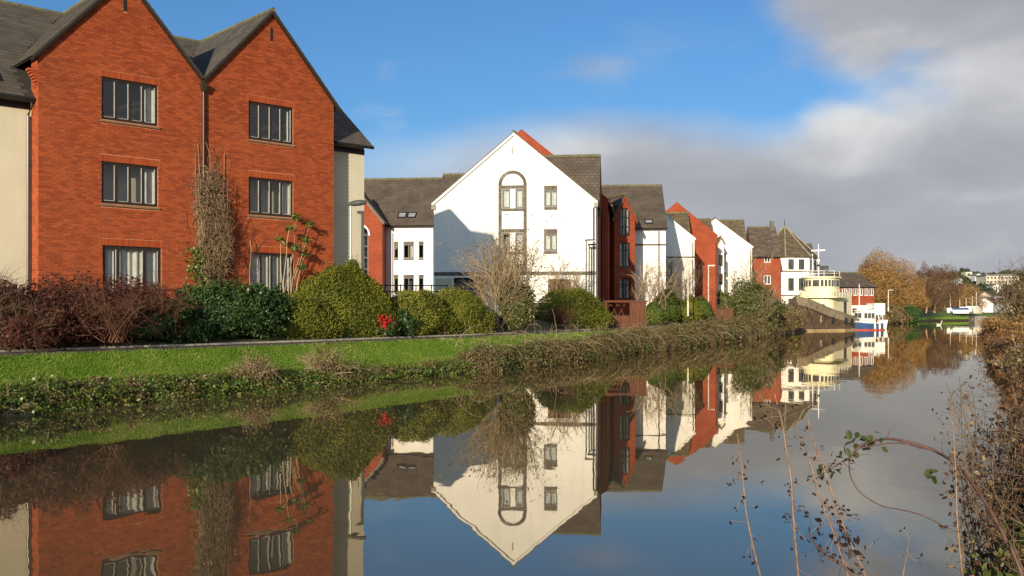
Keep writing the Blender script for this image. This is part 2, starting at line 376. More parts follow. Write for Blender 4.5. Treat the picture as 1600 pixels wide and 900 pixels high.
# the near bank, on which the photographer stands, and the right bank beyond
NB = smooth_line([(-60,-62),(-30,-14),(-6,1.0),(-2,2.6),(.8,3.5),(2.2,4.6),(3.3,6.2),(5.2,8.6),(8,12.5),(13,22.5),(20.5,40),(37.5,75),(62,124),(95,188),(140,246),(230,270),(420,284),(900,312)], 6)
nearb = strip('near_bank', [-2,0,.5,1.3,3,8,30,1500], [-1,-.03,.3,.5,.7,.9,1.6,2.0], M['roughgrass'], line=NB, nrm=-1)

def water_mat():
    m, nt, b, o = new_mat('river_water'); N, L = nt.nodes, nt.links
    N.remove(b)
    df = N.new('ShaderNodeBsdfDiffuse'); df.inputs[0].default_value = (.075,.060,.034,1)
    gl = N.new('ShaderNodeBsdfGlossy'); gl.inputs[0].default_value = (1.0,.94,.83,1); gl.inputs['Roughness'].default_value = .012
    fr = N.new('ShaderNodeFresnel'); fr.inputs[0].default_value = 1.9
    mx = N.new('ShaderNodeMixShader'); L.new(fr.outputs[0], mx.inputs[0]); L.new(df.outputs[0], mx.inputs[1]); L.new(gl.outputs[0], mx.inputs[2]); L.new(mx.outputs[0], o.inputs[0])
    geo = N.new('ShaderNodeNewGeometry')
    mp = N.new('ShaderNodeMapping'); L.new(geo.outputs['Position'], mp.inputs[0]); mp.inputs['Rotation'].default_value = (0,0,.5); mp.inputs['Scale'].default_value = (1,.55,1)
    n1 = N.new('ShaderNodeTexNoise'); L.new(mp.outputs[0], n1.inputs[0]); n1.inputs['Scale'].default_value = 1.1; n1.inputs['Detail'].default_value = 3; n1.inputs['Roughness'].default_value = .45
    n2 = N.new('ShaderNodeTexNoise'); L.new(mp.outputs[0], n2.inputs[0]); n2.inputs['Scale'].default_value = .16; n2.inputs['Detail'].default_value = 2
    mr = N.new('ShaderNodeMapRange'); L.new(n2.outputs['Fac'], mr.inputs[0]); mr.inputs[1].default_value = .4; mr.inputs[2].default_value = .65; mr.inputs[3].default_value = .15; mr.inputs[4].default_value = 1.3
    mu = N.new('ShaderNodeMath'); mu.operation = 'MULTIPLY'; L.new(n1.outputs['Fac'], mu.inputs[0]); L.new(mr.outputs[0], mu.inputs[1])
    bp = N.new('ShaderNodeBump'); bp.inputs['Strength'].default_value = 1.0; bp.inputs['Distance'].default_value = .0042
    L.new(mu.outputs[0], bp.inputs['Height']); L.new(bp.outputs[0], gl.inputs['Normal']); L.new(bp.outputs[0], fr.inputs['Normal'])
    return m
M['water'] = water_mat()
wat = MB().face([(-400,-300,0),(1200,-300,0),(1200,420,0),(-400,420,0)]).build('water', M['water']); wat['kind'] = 'structure'

# ------------------------------------------------------------------ building helpers
def uv_plane(o, u, v):
    me = o.data; u = Vector(u).normalized(); v = Vector(v).normalized(); uvl = me.uv_layers.new(name='UVMap')
    for lp in me.loops: co = me.vertices[lp.vertex_index].co; uvl.data[lp.index].uv = (co.dot(u), co.dot(v))
def roof_slab(name, pts, th, mat, parent, u):
    mb = MB().slab(pts, th); o = mb.build(name, mat, parent)
    p = [Vector(q) for q in pts]; n = (p[1]-p[0]).cross(p[2]-p[0]).normalized(); uv_plane(o, u, n.cross(Vector(u)))
    return o
def wall_cols(mb, x0, x1, z0, top, holes, y, reveal=.1, breaks=()):
    """a wall face in the plane y with openings; top(x) is its upper edge"""
    xs = sorted({x0, x1, *breaks, *[h[0] for h in holes], *[h[1] for h in holes]})
    xs = [x for x in xs if x0 <= x <= x1]
    for a, b in zip(xs, xs[1:]):
        if b-a < 1e-5: continue
        hs = sorted([h for h in holes if h[0] < (a+b)/2 < h[1]], key=lambda h: h[2]); z = z0
        for h in hs:
            if h[2] > z+1e-4: mb.face([(a,y,z),(b,y,z),(b,y,h[2]),(a,y,h[2])])
            z = h[3]
        mb.face([(a,y,z),(b,y,z),(b,y,top(b)),(a,y,top(a))])
    for a, b, c, d in holes:
        r = y+reveal
        mb.face([(a,y,c),(a,y,d),(a,r,d),(a,r,c)]); mb.face([(b,y,d),(b,y,c),(b,r,c),(b,r,d)])
        mb.face([(a,y,d),(b,y,d),(b,r,d),(a,r,d)]); mb.face([(b,y,c),(a,y,c),(a,r,c),(b,r,c)])
def window(parent, x0, x1, z0, z1, y, lights=(1,1), bars=(), fmat='frame', fw=.055, gmat='glass', curtains=(), room=.7, cmat='curtain', sunlit_edge=False):
    """frame (the part), with panes, curtains and the dim room behind as its pieces"""
    mb = MB(); mb.box(x0,x1,y,y+.07,z0,z0+fw*1.2); mb.box(x0,x1,y,y+.07,z1-fw,z1)
    mb.box(x0,x0+fw,y+.001,y+.069,z0+fw*1.2,z1-fw); mb.box(x1-fw,x1,y+.001,y+.069,z0+fw*1.2,z1-fw)
    tot = sum(lights); xs = [x0+fw/2]; acc = 0
    for l in lights: acc += l; xs.append(x0+fw/2+(x1-x0-fw)*acc/tot)
    for x in xs[1:-1]: mb.box(x-fw*.55,x+fw*.55,y-.004,y+.066,z0+fw*1.2,z1-fw)
    for b in bars:
        z = z0+(z1-z0)*b; mb.box(x0+fw,x1-fw,y+.003,y+.06,z-fw*.4,z+fw*.4)
    w = mb.build('window', M[fmat], parent)
    for a, b in zip(xs, xs[1:]):
        # pane of each light, then pale strips painting the sun on its reveal
        pb = MB(); pb.box(a+fw*.5,b-fw*.5,y+.03,y+.038,z0+fw*1.2,z1-fw); pb.build('pane', M[gmat], w)
        if sunlit_edge:
            bb = MB(); bb.box(b-fw*.55-.022,b-fw*.55,y+.006,y+.028,z0+fw*1.4,z1-fw*1.2); bb.box(a+fw*.55,b-fw*.55-.024,y+.012,y+.028,z0+fw*1.2,z0+fw*1.2+.018); bb.build('sunlit_edge_strip', M['sunlit_edge'], w)
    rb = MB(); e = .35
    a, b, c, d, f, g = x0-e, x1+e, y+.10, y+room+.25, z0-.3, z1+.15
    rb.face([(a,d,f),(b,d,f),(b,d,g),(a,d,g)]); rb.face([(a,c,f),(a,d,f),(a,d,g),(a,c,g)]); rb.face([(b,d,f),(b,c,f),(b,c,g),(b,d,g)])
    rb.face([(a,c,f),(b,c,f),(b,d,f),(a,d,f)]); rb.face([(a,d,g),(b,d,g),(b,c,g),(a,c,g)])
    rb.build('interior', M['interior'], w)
    for ca, cb, ph in curtains:
        xa, xb = x0+(x1-x0)*ca, x0+(x1-x0)*cb; n = max(8, int((xb-xa)/.03)); cm = MB()
        pts = [(xa+(xb-xa)*i/n, y+.17+.035*math.sin(i*.9+ph)+.02*math.sin(i*.37+ph*2)) for i in range(n+1)]
        for (p, q) in zip(pts, pts[1:]):
            cm.face([(p[0],p[1],z0+.03),(q[0],q[1],z0+.03),(q[0],q[1],z1-.03),(p[0],p[1],z1-.03)])
        cm.build('curtain', M[cmat], w, smooth=True)
    return w

# ------------------------------------------------------------------ the near brick house with its two gables
TH = math.radians(43.5); BO = ((60-800)/F*29.4, 29.4)
house = thing('brick_house', 'red brick riverside house with twin gables, dark windows and cream end walls', 'house', (BO[0],BO[1],2.2), TH)
GW, GA, GS = 5.3, 13.22, 1.10                     # gable width, apex height, slope
ZB = 2.1
def gz(x):                                        # underside of the gable roofs along the brick front
    c = GW*.5 if x <= GW else GW*1.5
    return GA-.10-GS*abs(x-c)
WINS = []                                         # x0,x1,z0,z1
for z0, z1 in ((8.44,9.80),(5.75,7.09)): WINS += [(1.90,3.74,z0,z1),(7.05,8.85,z0,z1)]
WINS += [(1.93,3.86,2.35,4.40),(7.07,8.88,2.62,4.40)]
VENTS = [(GW*.5-.05,GW*.5+.05,12.05,12.5),(GW*1.5-.05,GW*1.5+.05,12.1,12.58)]
mw = MB(); wall_cols(mw, 0, GW*2, ZB, gz, WINS, .014, .12, breaks=(GW*.5,GW,GW*1.5))
mw.face([(0,.66,ZB),(0,.014,ZB),(0,.014,gz(0)),(0,.66,gz(0))]); mw.face([(GW*2,.014,ZB),(GW*2,.66,ZB),(GW*2,.66,gz(0)),(GW*2,.014,gz(0))])
wall = mw.build('brick_wall', M['mortar'], house)
# running-bond brickwork: every brick is a block standing proud of the mortar
BL, BH = .235, .075
bricks = []
def add_brick(x0, x1, z0, z1, r): bricks.append((x0, x1, z0, z1, r, random.uniform(0,.004)))
def clip(ivs, a, b):
    out = []
    for p, q in ivs:
        if b <= p or a >= q: out.append((p,q)); continue
        if a > p: out.append((p,a))
        if b < q: out.append((b,q))
    return out
LINT = .225
z = ZB; row = 0
while z < GA:
    zt = z+BH-.014; x = -BL*.5*(row % 2)
    cuts = []
    for h in WINS:
        lo, hi = h[2]-.09, h[3]+LINT
        if zt > lo and z < hi: cuts.append((h[0]-(.0 if zt > h[2] and z < h[3] else .06), h[1]+(.0 if zt > h[2] and z < h[3] else .06)))
    for v in VENTS:
        if zt > v[2] and z < v[3]: cuts.append((v[0],v[1]))
    while x < GW*2:
        a, b = max(x,0), min(x+BL-.011, GW*2); x += BL
        ivs = [(a,b)] if b-a > .02 else []
        for c in cuts: ivs = clip(ivs, *c)
        for p, q in ivs:
            c = GW*.5 if (p+q)/2 <= GW else GW*1.5; half = (GA-.10-zt)/GS
            p2, q2 = max(p, c-half), min(q, c+half)
            if zt < gz(0): p2, q2 = p, q
            if q2-p2 > .03: add_brick(p2, q2, z, zt, random.random())
    z += BH; row += 1
def brick_mesh(b):
    mb = MB(); x0,x1,z0,z1,r,d = b; mb.box(x0,x1,-d,.02,z0,z1,r,skip=(4,)); return mb
bo = Vector((BO[0],BO[1]))
bricks.sort(key=lambda b: (b[2] < 3.3, b[0]+.25*abs(b[2]-4.5)))      # the nearest ones the photograph shows come first
for b in bricks[:300]: brick_mesh(b).build('brick', M['brick'], wall)
rest = MB()
for b in bricks[300:]: rest.box(b[0],b[1],-b[5],.02,b[2],b[3],b[4],skip=(4,))
# side return of the left gable
z = ZB; row = 0
while z < gz(0)-.05:
    for ya, yb in (((.0,.10),(.111,.335),(.346,.57),(.581,.655)) if row % 2 else ((.0,.215),(.226,.45),(.461,.655))):
        rest.box(-.005-random.uniform(0,.004),.01,ya,yb,z,z+BH-.011,random.random())
    z += BH; row += 1
ro = rest.build('brickwork', M['brick'], wall); ro['kind'] = 'stuff'
# soldier-course lintels, sills
for h in WINS:
    lm = MB(); n = int((h[1]-h[0]+.24)/.075); a0 = (h[0]+h[1])/2-n*.075/2
    for i in range(n): lm.box(a0+i*.075+.005,a0+(i+1)*.075-.005,-.006-random.uniform(0,.003),.02,h[3]+.006,h[3]+LINT-.006,random.random()*.7)
    lm.build('lintel', M['brick'], house)
    sm = MB(); sm.hexa([(h[0]-.06,-.04,h[2]-.085),(h[1]+.06,-.04,h[2]-.085),(h[1]+.06,.12,h[2]-.085),(h[0]-.06,.12,h[2]-.085)],
                       [(h[0]-.06,-.04,h[2]-.03),(h[1]+.06,-.04,h[2]-.03),(h[1]+.06,.12,h[2]-.004),(h[0]-.06,.12,h[2]-.004)])
    sm.build('window_sill', M['sill'], house)
for i, h in enumerate(WINS):
    cur = {0:((.78,.97,1),(.02,.07,3)), 1:((.9,.98,2),), 2:((.8,.97,.5),), 3:((.80,.97,1.2),(.02,.06,2)), 4:((.05,.22,1),(.33,.70,2),(.78,.98,3)), 5:((.0,.25,2),(.25,.5,.3),(.5,.78,1),(.8,1,4))}[i]
    lights = (1,1,1,1) if i != 4 else (1.2,.35,1.9,.45,1.1)
    if i < 4 or i == 5: window(house, *h, .05, lights=lights, curtains=cur, bars=() if i != 5 else (.22,), fw=.078, sunlit_edge=True)
    else: window(house, *h, .05, lights=(1.0,1.9,1.1), curtains=cur, fw=.10, sunlit_edge=True)
for v in VENTS: MB().box(v[0],v[1],-.012,.02,v[2],v[3]).build('vent', M['gutter'], house)
# the cream main block set back behind the brick gables
SB, RX0, RX1, RY = .65, -6.5, 12.45, 5.6
mc = MB(); mc.box(RX0,RX1,SB,RY*2-SB,ZB,8.92,skip=(0,)); 
mc.face([(RX1,SB,8.9),(RX1,RY*2-SB,8.9),(RX1,RY,12.85)]); mc.face([(RX0,RY*2-SB,8.9),(RX0,SB,8.9),(RX0,RY,12.85)])
mc.build('cream_wall', M['cream'], house)
MB().box(RX0,-.02,SB-.03,SB,8.55,8.75).build('fascia', M['frame'], house); MB().box(GW*2+.02,RX1,SB-.03,SB,8.55,8.75).build('fascia', M['frame'], house)
def main_z(y): return 8.86+(13.17-8.86)/(RY-.25)*(y-.25)
def slates(name, parent, o, u, v, lu, lv, keep, w=.30, h=.215, first=0, lift=.012):
    """courses of slates on a roof plane; the first few are single objects, the rest one part"""
    o, u, v = Vector(o), Vector(u).normalized(), Vector(v).normalized(); n = u.cross(v); n = n if n.z > 0 else -n
    items = []
    for j in range(int(lv/h)+1):
        for i in range(-1, int(lu/w)+2):
            a = i*w+(w/2 if j % 2 else 0); c = a+w/2; 
            if not keep(c, j*h+h/2): continue
            a0, a1 = max(a,0), min(a+w-.008, lu)
            if a1-a0 < .05: continue
            t = random.uniform(0,.006); items.append((a0,a1,j*h-.02,min(j*h+h,lv),t,random.random()))
    def put(mb, it):
        a0,a1,b0,b1,t,r = it; p = lambda a,b,k: o+u*a+v*b+n*k
        mb.hexa([p(a0,b0,.004),p(a1,b0,.004),p(a1,b1,.0),p(a0,b1,.0)], [p(a0,b0,.022+t),p(a1,b0,.022+t),p(a1,b1,.010),p(a0,b1,.010)], r, skip=(0,4))
    return items, put
ridge_y = RY
LM = Vector((0, RY-.25, 13.17-8.86)).length
base = MB().slab([(RX0-.1,.25,8.86),(RX1+.15,.25,8.86),(RX1+.15,RY,13.17),(RX0-.1,RY,13.17)], .10)
mroof = base.build('main_roof', M['slatebase'], house)
MB().slab([(RX1+.15,RY*2-.25,8.86),(RX0-.1,RY*2-.25,8.86),(RX0-.1,RY,13.17),(RX1+.15,RY,13.17)], .10).build('rear_roof', M['slate'], house)
vdir = Vector((0, RY-.25, 13.17-8.86)).normalized()
def keep_main(c, d):
    x = RX0-.1+c; p = Vector((0,.25,8.86))+vdir*d
    for cx in (GW*.5, GW*1.5):
        if abs(x-cx) < GW*.5+.25 and p.z < GA-GS*abs(x-cx)-.02: return False
    if -1.9 < x < -.78 and 9.35 < p.z < 10.25: return False
    return True
items, put = slates('slate', mroof, (RX0-.1,.25,8.86), (1,0,0), vdir, RX1-RX0+.25, LM, keep_main)
items.sort(key=lambda t: abs(t[0]+RX0-(-.3)) if t[0]+RX0 > -2.6 else 50)
for it in items[:170]: mb = MB(); put(mb, it); mb.build('slate', M['slate'], mroof)
mb = MB()
for it in items[170:]: put(mb, it)
so = mb.build('slates', M['slate'], mroof); so['kind'] = 'stuff'
cnt = 0
for g, cx in enumerate((GW*.5, GW*1.5)):
    for sgn in (-1, 1):
        ex = cx+sgn*(GW*.5+(.22 if (g == 0 and sgn < 0) or (g == 1 and sgn > 0) else 0)); ez = GA-GS*abs(ex-cx)
        y0, ye, yr = -.13, (ez-8.86)/((13.17-8.86)/(RY-.25))+.25, RY
        gr = MB().slab([(ex,y0,ez),(ex,ye+.05,ez),(cx,yr+.05,GA),(cx,y0,GA)], .06).build('gable_roof', M['slatebase'], house)
        ud = Vector((0,1,0)); vd = Vector((cx-ex,0,GA-ez)).normalized(); lv = (Vector((cx-ex,0,GA-ez))).length
        its, put = slates('slate', gr, (ex,y0,ez), ud, vd, yr-y0+.1, lv, lambda c,d,ye=ye,lv=lv: c-.13 < ye+(yr-ye)*d/lv+.15)
        mb = MB(); k = 0
        its.sort(key=lambda t: t[0])
        for it in its:
            if sgn < 0 and k < 62: m1 = MB(); put(m1, it); m1.build('slate', M['slate'], gr); k += 1
            else: put(mb, it)
        o2 = mb.build('slates', M['slate'], gr); o2['kind'] = 'stuff'
        # verge board under the front edge
        MB().hexa([(ex,y0+.02,ez-.17),(cx,y0+.02,GA-.17),(cx,y0+.10,GA-.17),(ex,y0+.10,ez-.17)],[(ex,y0+.02,ez-.088),(cx,y0+.02,GA-.088),(cx,y0+.10,GA-.088),(ex,y0+.10,ez-.088)]).build('verge_board', M['frame'], house)
    rt = MB()
    for k in range(13): rt.tube([(cx,-.15+k*.45,GA+.0),(cx,-.15+(k+1)*.45-.01,GA+.0)], .085, 8)
    rt.build('ridge_tiles', M['ridge'], house)
rt = MB()
for k in range(int((RX1-RX0)/.45)): rt.tube([(RX0+k*.45,RY,13.17),(RX0+(k+1)*.45-.01,RY,13.17)], .09, 8)
rt.build('ridge_tiles', M['ridge'], house)
# skylight on the left roof slope
def skylight(parent, x0, x1, d0, d1, o, vd, fm='frame', gm='glassdark'):
    o = Vector(o); n = Vector((0,-vd.z,vd.y)); q = lambda x,d,k: o+Vector((x,0,0))+vd*d+n*k
    mb = MB()
    for (a,b,c,d) in ((x0,x1,d0,d0+.08),(x0,x1,d1-.08,d1),(x0,x0+.08,d0+.08,d1-.08),(x1-.08,x1,d0+.08,d1-.08)):
        mb.hexa([q(a,c,0),q(b,c,0),q(b,d,0),q(a,d,0)],[q(a,c,.09),q(b,c,.09),q(b,d,.09),q(a,d,.09)])
    s = mb.build('skylight', M[fm], parent)
    MB().hexa([q(x0+.08,d0+.08,.03),q(x1-.08,d0+.08,.03),q(x1-.08,d1-.08,.03),q(x0+.08,d1-.08,.03)],[q(x0+.08,d0+.08,.05),q(x1-.08,d0+.08,.05),q(x1-.08,d1-.08,.05),q(x0+.08,d1-.08,.05)]).build('pane', M['skyglass'], s)
M['skyglass'] = pm('skylight_glass', (.20,.22,.25), (.30,.32,.34), rough=.08, spec=.9)
skylight(house, -1.85, -.85, .72, 1.75, (0,.25,8.86), vdir)
# gutters, downpipes and the hopper between the gables
def gutter(parent, x0, x1, y, z, m='gutter', r=.065):
    MB().tube([(x0,y,z),(x1,y,z)], r, 8).build('gutter', M[m], parent)
gutter(house, RX0-.1, -.05, .22, 8.80); gutter(house, GW*2+.25, RX1+.15, .22, 8.80)
pb = MB(); pb.tube([(GW,-.09,10.05),(GW,-.09,2.3)], .04, 10); pb.hexa([(GW-.07,-.17,9.85),(GW+.07,-.17,9.85),(GW+.07,-.02,9.85),(GW-.07,-.02,9.85)],[(GW-.12,-.22,10.12),(GW+.12,-.22,10.12),(GW+.12,-.01,10.12),(GW-.12,-.01,10.12)])
for z in (3.5,5.0,6.5,8.0,9.4): pb.tube([(GW,-.09,z),(GW,-.09,z+.05)], .052, 10)
pb.build('downpipe', M['pipe'], house)
pb = MB(); pb.tube([(-.12,.24,8.78),(-.12,.24,8.6),(-.12,SB-.07,8.35),(-.12,SB-.07,2.3)], .038, 10)
for z in (3.6,5.2,6.8): pb.tube([(-.12,SB-.07,z),(-.12,SB-.07,z+.05)], .05, 10)
pb.build('downpipe', M['pipe'], house)
# stepped brick corbel at the left eaves
cb = MB()
for k in range(6): cb.box(-.03-.05*k,.02,.01+.0,.30,9.25+k*.078,9.25+k*.078+.066,random.random())
cb.build('corbel', M['brick'], house)

# lawn running up from the water on the far shore
i0 = int(np.argmin(np.abs(WL[:,0]/np.maximum(WL[:,1],1)*F+800-1424)+np.where(WL[:,1] < 100, 1e6, 0))); i1 = int(np.argmin(np.abs(WL[:,0]/np.maximum(WL[:,1],1)*F+800-1535)+np.where(WL[:,1] < 100, 1e6, 0)))
M['farlawn'] = pm('far_lawn_grass', (.085,.14,.03), (.12,.15,.045), rough=.95, scale=.3)
fl0 = strip('far_lawn', [.4,2.2,3.6,5.2,7,12,26], None, M['farlawn'], line=WL[i0:i1+2], zfun=lambda o,x: bank_z(o,x)+.03+.04*max(o-6,0))

# ------------------------------------------------------------------ the terrace beyond
def frame_at(name, label, px, Y, deg, cat='house', group=None):
    return thing(name, label, cat, ((px-800)/F*Y, Y, 2.2), math.radians(deg), group)
def gable_front(t, x0, x1, y0, y1, ze, za, wm, rm, holes=(), over=.14, eave=.18, th=.14, verge='bargeboard', wname='wall', zb=2.1, parapet=0.):
    """block whose gable faces the river: wall with openings, two roof slopes, verge boards"""
    ax = (x0+x1)/2; s = (za-ze)/(ax-x0); top = lambda x: za+parapet-s*abs(x-ax)
    if parapet: over = -.12
    mb = MB(); wall_cols(mb, x0, x1, zb, top, list(holes), y0, .12, breaks=(ax,))
    mb.face([(x0,y1,zb),(x0,y0,zb),(x0,y0,ze),(x0,y1,ze)]); mb.face([(x1,y0,zb),(x1,y1,zb),(x1,y1,ze),(x1,y0,ze)])
    mb.face([(x1,y1,zb),(x0,y1,zb),(x0,y1,ze),(ax,y1,za),(x1,y1,ze)])
    w = mb.build(wname, M[wm], t)
    for sg, ex in ((-1,x0-eave),(1,x1+eave)):
        ez = za-s*abs(ex-ax)
        pts = [(ex,y0-over,ez+.02),(ex,y1,ez+.02),(ax,y1,za+.02),(ax,y0-over,za+.02)]
        n = Vector((sg*s,0,1)).normalized()
        pts = [Vector(p)+n*th for p in pts]
        roof_slab('roof', pts, th-.01, M[rm], t, (0,1,0))
        if parapet:
            MB().hexa([(ex,y0-.03,ez+parapet-.03),(ax,y0-.03,za+parapet-.03),(ax,y0+.2,za+parapet-.03),(ex,y0+.2,ez+parapet-.03)],[(ex,y0-.03,ez+parapet+.04),(ax,y0-.03,za+parapet+.04),(ax,y0+.2,za+parapet+.04),(ex,y0+.2,ez+parapet+.04)]).build('coping', M['brickfar'], t)
            continue
        MB().hexa([Vector((ex,y0-over-.02,ez-.10)),Vector((ax,y0-over-.02,za-.10)),Vector((ax,y0-.005,za-.10)),Vector((ex,y0-.005,ez-.10))],
                  [Vector((ex,y0-over-.02,ez+.06)),Vector((ax,y0-over-.02,za+.06)),Vector((ax,y0-.005,za+.06)),Vector((ex,y0-.005,ez+.06))]).build('verge_board', M[verge], t)
    r = MB().tube([(ax,y0-over,za+th+.06),(ax,y1,za+th+.06)], .1, 6); r.build('ridge_tiles', M['ridge'], t)
    return w
def eave_front(t, x0, x1, y0, y1, ze, zr, wm, rm, holes=(), over=.3, th=.14, wname='wall', zb=2.1, vend=.12):
    """block whose eaves face the river"""
    ym = (y0+y1)/2; mb = MB(); wall_cols(mb, x0, x1, zb, lambda x: ze, list(holes), y0, .12)
    for x, f in ((x0,1),(x1,-1)):
        p = [(x,y1,zb),(x,y0,zb),(x,y0,ze),(x,ym,zr-.05),(x,y1,ze)]; mb.face(p if f > 0 else p[::-1])
    mb.face([(x1,y1,zb),(x0,y1,zb),(x0,y1,ze),(x1,y1,ze)])
    w = mb.build(wname, M[wm], t); s = (zr-ze)/(ym-y0)
    for yy, q in ((y0-over,0),(y1+over,1)):
        ez = zr-s*abs(yy-ym)
        roof_slab('roof', [(x0-vend,yy,ez+th),(x1+vend,yy,ez+th),(x1+vend,ym,zr+th),(x0-vend,ym,zr+th)], th-.01, M[rm], t, (1,0,0))
    MB().tube([(x0-vend,ym,zr+th+.03),(x1+vend,ym,zr+th+.03)], .10, 6).build('ridge_tiles', M['ridge'], t)
    ez = zr-s*abs(y0-over-ym)
    MB().tube([(x0-vend,y0-over-.03,ez+.06),(x1+vend,y0-over-.03,ez+.06)], .07, 6).build('gutter', M['gutter'], t)
    return w, (x0, y0-over, ez+th), Vector((0, ym-y0+over, zr-ez)).normalized()
def header(t, x0, x1, z0, z1, y, name='lintel', mat='darkbrick', horiz=True):
    mb = MB()
    if horiz:
        n = max(2, int((x1-x0)/.085)); w = (x1-x0)/n
        for i in range(n): mb.box(x0+i*w+.008,x0+(i+1)*w-.008,y-.03,y+.02,z0,z1,random.random())
        mb.box(x0,x1,y-.02,y+.0,z0+.005,z1-.005,.9)
    else:
        n = max(2, int((z1-z0)/.085)); w = (z1-z0)/n
        for i in range(n): mb.box(x0,x1,y-.03,y+.02,z0+i*w+.008,z0+(i+1)*w-.008,random.random())
        mb.box(x0+.005,x1-.005,y-.02,y+.0,z0,z1,.9)
    return mb.build(name, M[mat], t)
def pipe(t, x, y, z0, z1, r=.05, m='pipe'): MB().tube([(x,y,z0),(x,y,z1)], r, 8).build('downpipe', M[m], t)

# white gabled house in the middle of the picture
wh = frame_at('white_gabled_house', 'tall white rendered house with plain gable, dark brick arch and windows', 678, 60.4, -7)
WW = 10.15
wwin = [(6.95,7.78,8.79,9.83),(6.95,7.78,6.06,7.13),(4.33,4.83,8.74,9.93),(5.16,5.66,8.74,9.93),(4.33,4.83,6.04,7.20),(5.16,5.66,6.04,7.20)]
gdoor = [(1.25,3.2,2.1,4.42),(7.2,8.6,2.3,4.3)]
gable_front(wh, 0, WW, 0, 6.0, 9.12, 13.36, 'white', 'tile', wwin+gdoor, verge='white', eave=.12, th=.09)
for i, h in enumerate(wwin):
    if i < 2:
        window(wh, *h, .05, lights=(1,1), curtains=((.02,.48,i),(.52,.98,i+2)), fw=.09, room=.5)
        header(wh, h[0], h[1], h[3]+.01, h[3]+.28, 0); header(wh, h[0], h[1], h[2]-.19, h[2]-.01, 0, 'window_sill')
    else:
        window(wh, *h, .05, lights=(1,), curtains=((.12,.95,i),) if i != 4 else (), fw=.08, room=.5)
header(wh, 4.31, 5.67, 9.95, 10.16, 0); header(wh, 4.31, 5.67, 7.22, 7.44, 0); header(wh, 4.31, 5.67, 8.55, 8.73, 0, 'window_sill'); header(wh, 4.31, 5.67, 5.85, 6.02, 0, 'window_sill')
ab = MB(); ca, cz, ro_, ri = 4.985, 10.2, .89, .68
for i in range(34):
    a0, a1 = math.pi*(i+.06)/34, math.pi*(i+.94)/34; q = lambda a, r, y: (ca-math.cos(a)*r, y, cz+math.sin(a)*r)
    ab.hexa([q(a0,ri,-.03),q(a0,ro_,-.03),q(a0,ro_,.02),q(a0,ri,.02)],[q(a1,ri,-.03),q(a1,ro_,-.03),q(a1,ro_,.02),q(a1,ri,.02)],random.random())
ab.build('arch', M['darkbrick'], wh)
header(wh, ca-ro_, ca-ri, 4.8, 10.2, 0, 'brick_pier', horiz=False); header(wh, ca+ri, ca+ro_, 4.8, 10.2, 0, 'brick_pier', horiz=False)
header(wh, 0, WW, 4.55, 4.78, 0, 'string_course')
MB().box(1.25,3.2,.35,.4,2.1,4.42).build('doorway', M['interior'], wh); MB().box(7.2,8.6,.2,.25,2.3,4.3).build('doorway', M['timber'], wh)
MB().box(.1,1.15,-.02,.02,2.15,4.4).build('panel', M['cream'], wh)
MB().box(4.95,5.03,-.012,.01,12.1,12.55).build('vent', M['bargeboard'], wh)
for x in (-.14, WW-.1): MB().box(x,x+.24,-.16,.06,8.72,9.0).build('kneeler', M['bargeboard'], wh)
pipe(wh, WW-.12, -.07, 2.2, 8.7)
# transverse brown-roofed block of the white house, its right end flush with the gable
eave_front(wh, 4.6, WW+.05, 3.6, 10.6, 8.7, 12.9, 'brickfar', 'tile', over=.2, wname='rear_wall', vend=.05)
# the red gable standing behind it
rg = frame_at('red_gabled_house', 'red brick gabled house mostly hidden behind the white gabled house', 815-132, 69.5, -7)
gable_front(rg, 0, 12.3, 0, 9, 9.95, 15.0, 'brickfar', 'tile', (), wname='brick_wall', eave=.3, parapet=.33)
pipe(rg, 11.9, -.08, 2.2, 9.4)

# low white annex to the left, with a brown roof and an arched red bay
an = frame_at('white_annex_house', 'low white house with brown roof left of the tall white gable', 595, 78, -6)
awin = []
for (a, b) in ((616,623),(631,647.5),(655,663)):
    x0, x1 = (a-595)/F*78, (b-595)/F*78; awin += [(x0,x1,6.62,7.75),(x0,x1,3.9,5.05)]
_, ro0, rv = eave_front(an, -5.5, 4.3, 0, 10, 9.4, 13.6, 'white', 'tile', awin)
for i, h in enumerate(awin):
    window(an, *h, .05, lights=(1,1) if h[1]-h[0] > .6 else (1,), fw=.07, curtains=((.55,.9,1),) if i == 2 else (), room=.5)
    header(an, h[0], h[1], h[3]+.01, h[3]+.24, 0); header(an, h[0], h[1], h[2]-.14, h[2]-.01, 0, 'window_sill')
for x in (1.25, 2.05): skylight(an, x, x+.72, 1.0, 1.75, (0,ro0[1],ro0[2]), rv)
eave_front(an, 4.3, 9.2, .2, 10.2, 9.5, 13.95, 'white', 'tile', (), wname='link_wall')
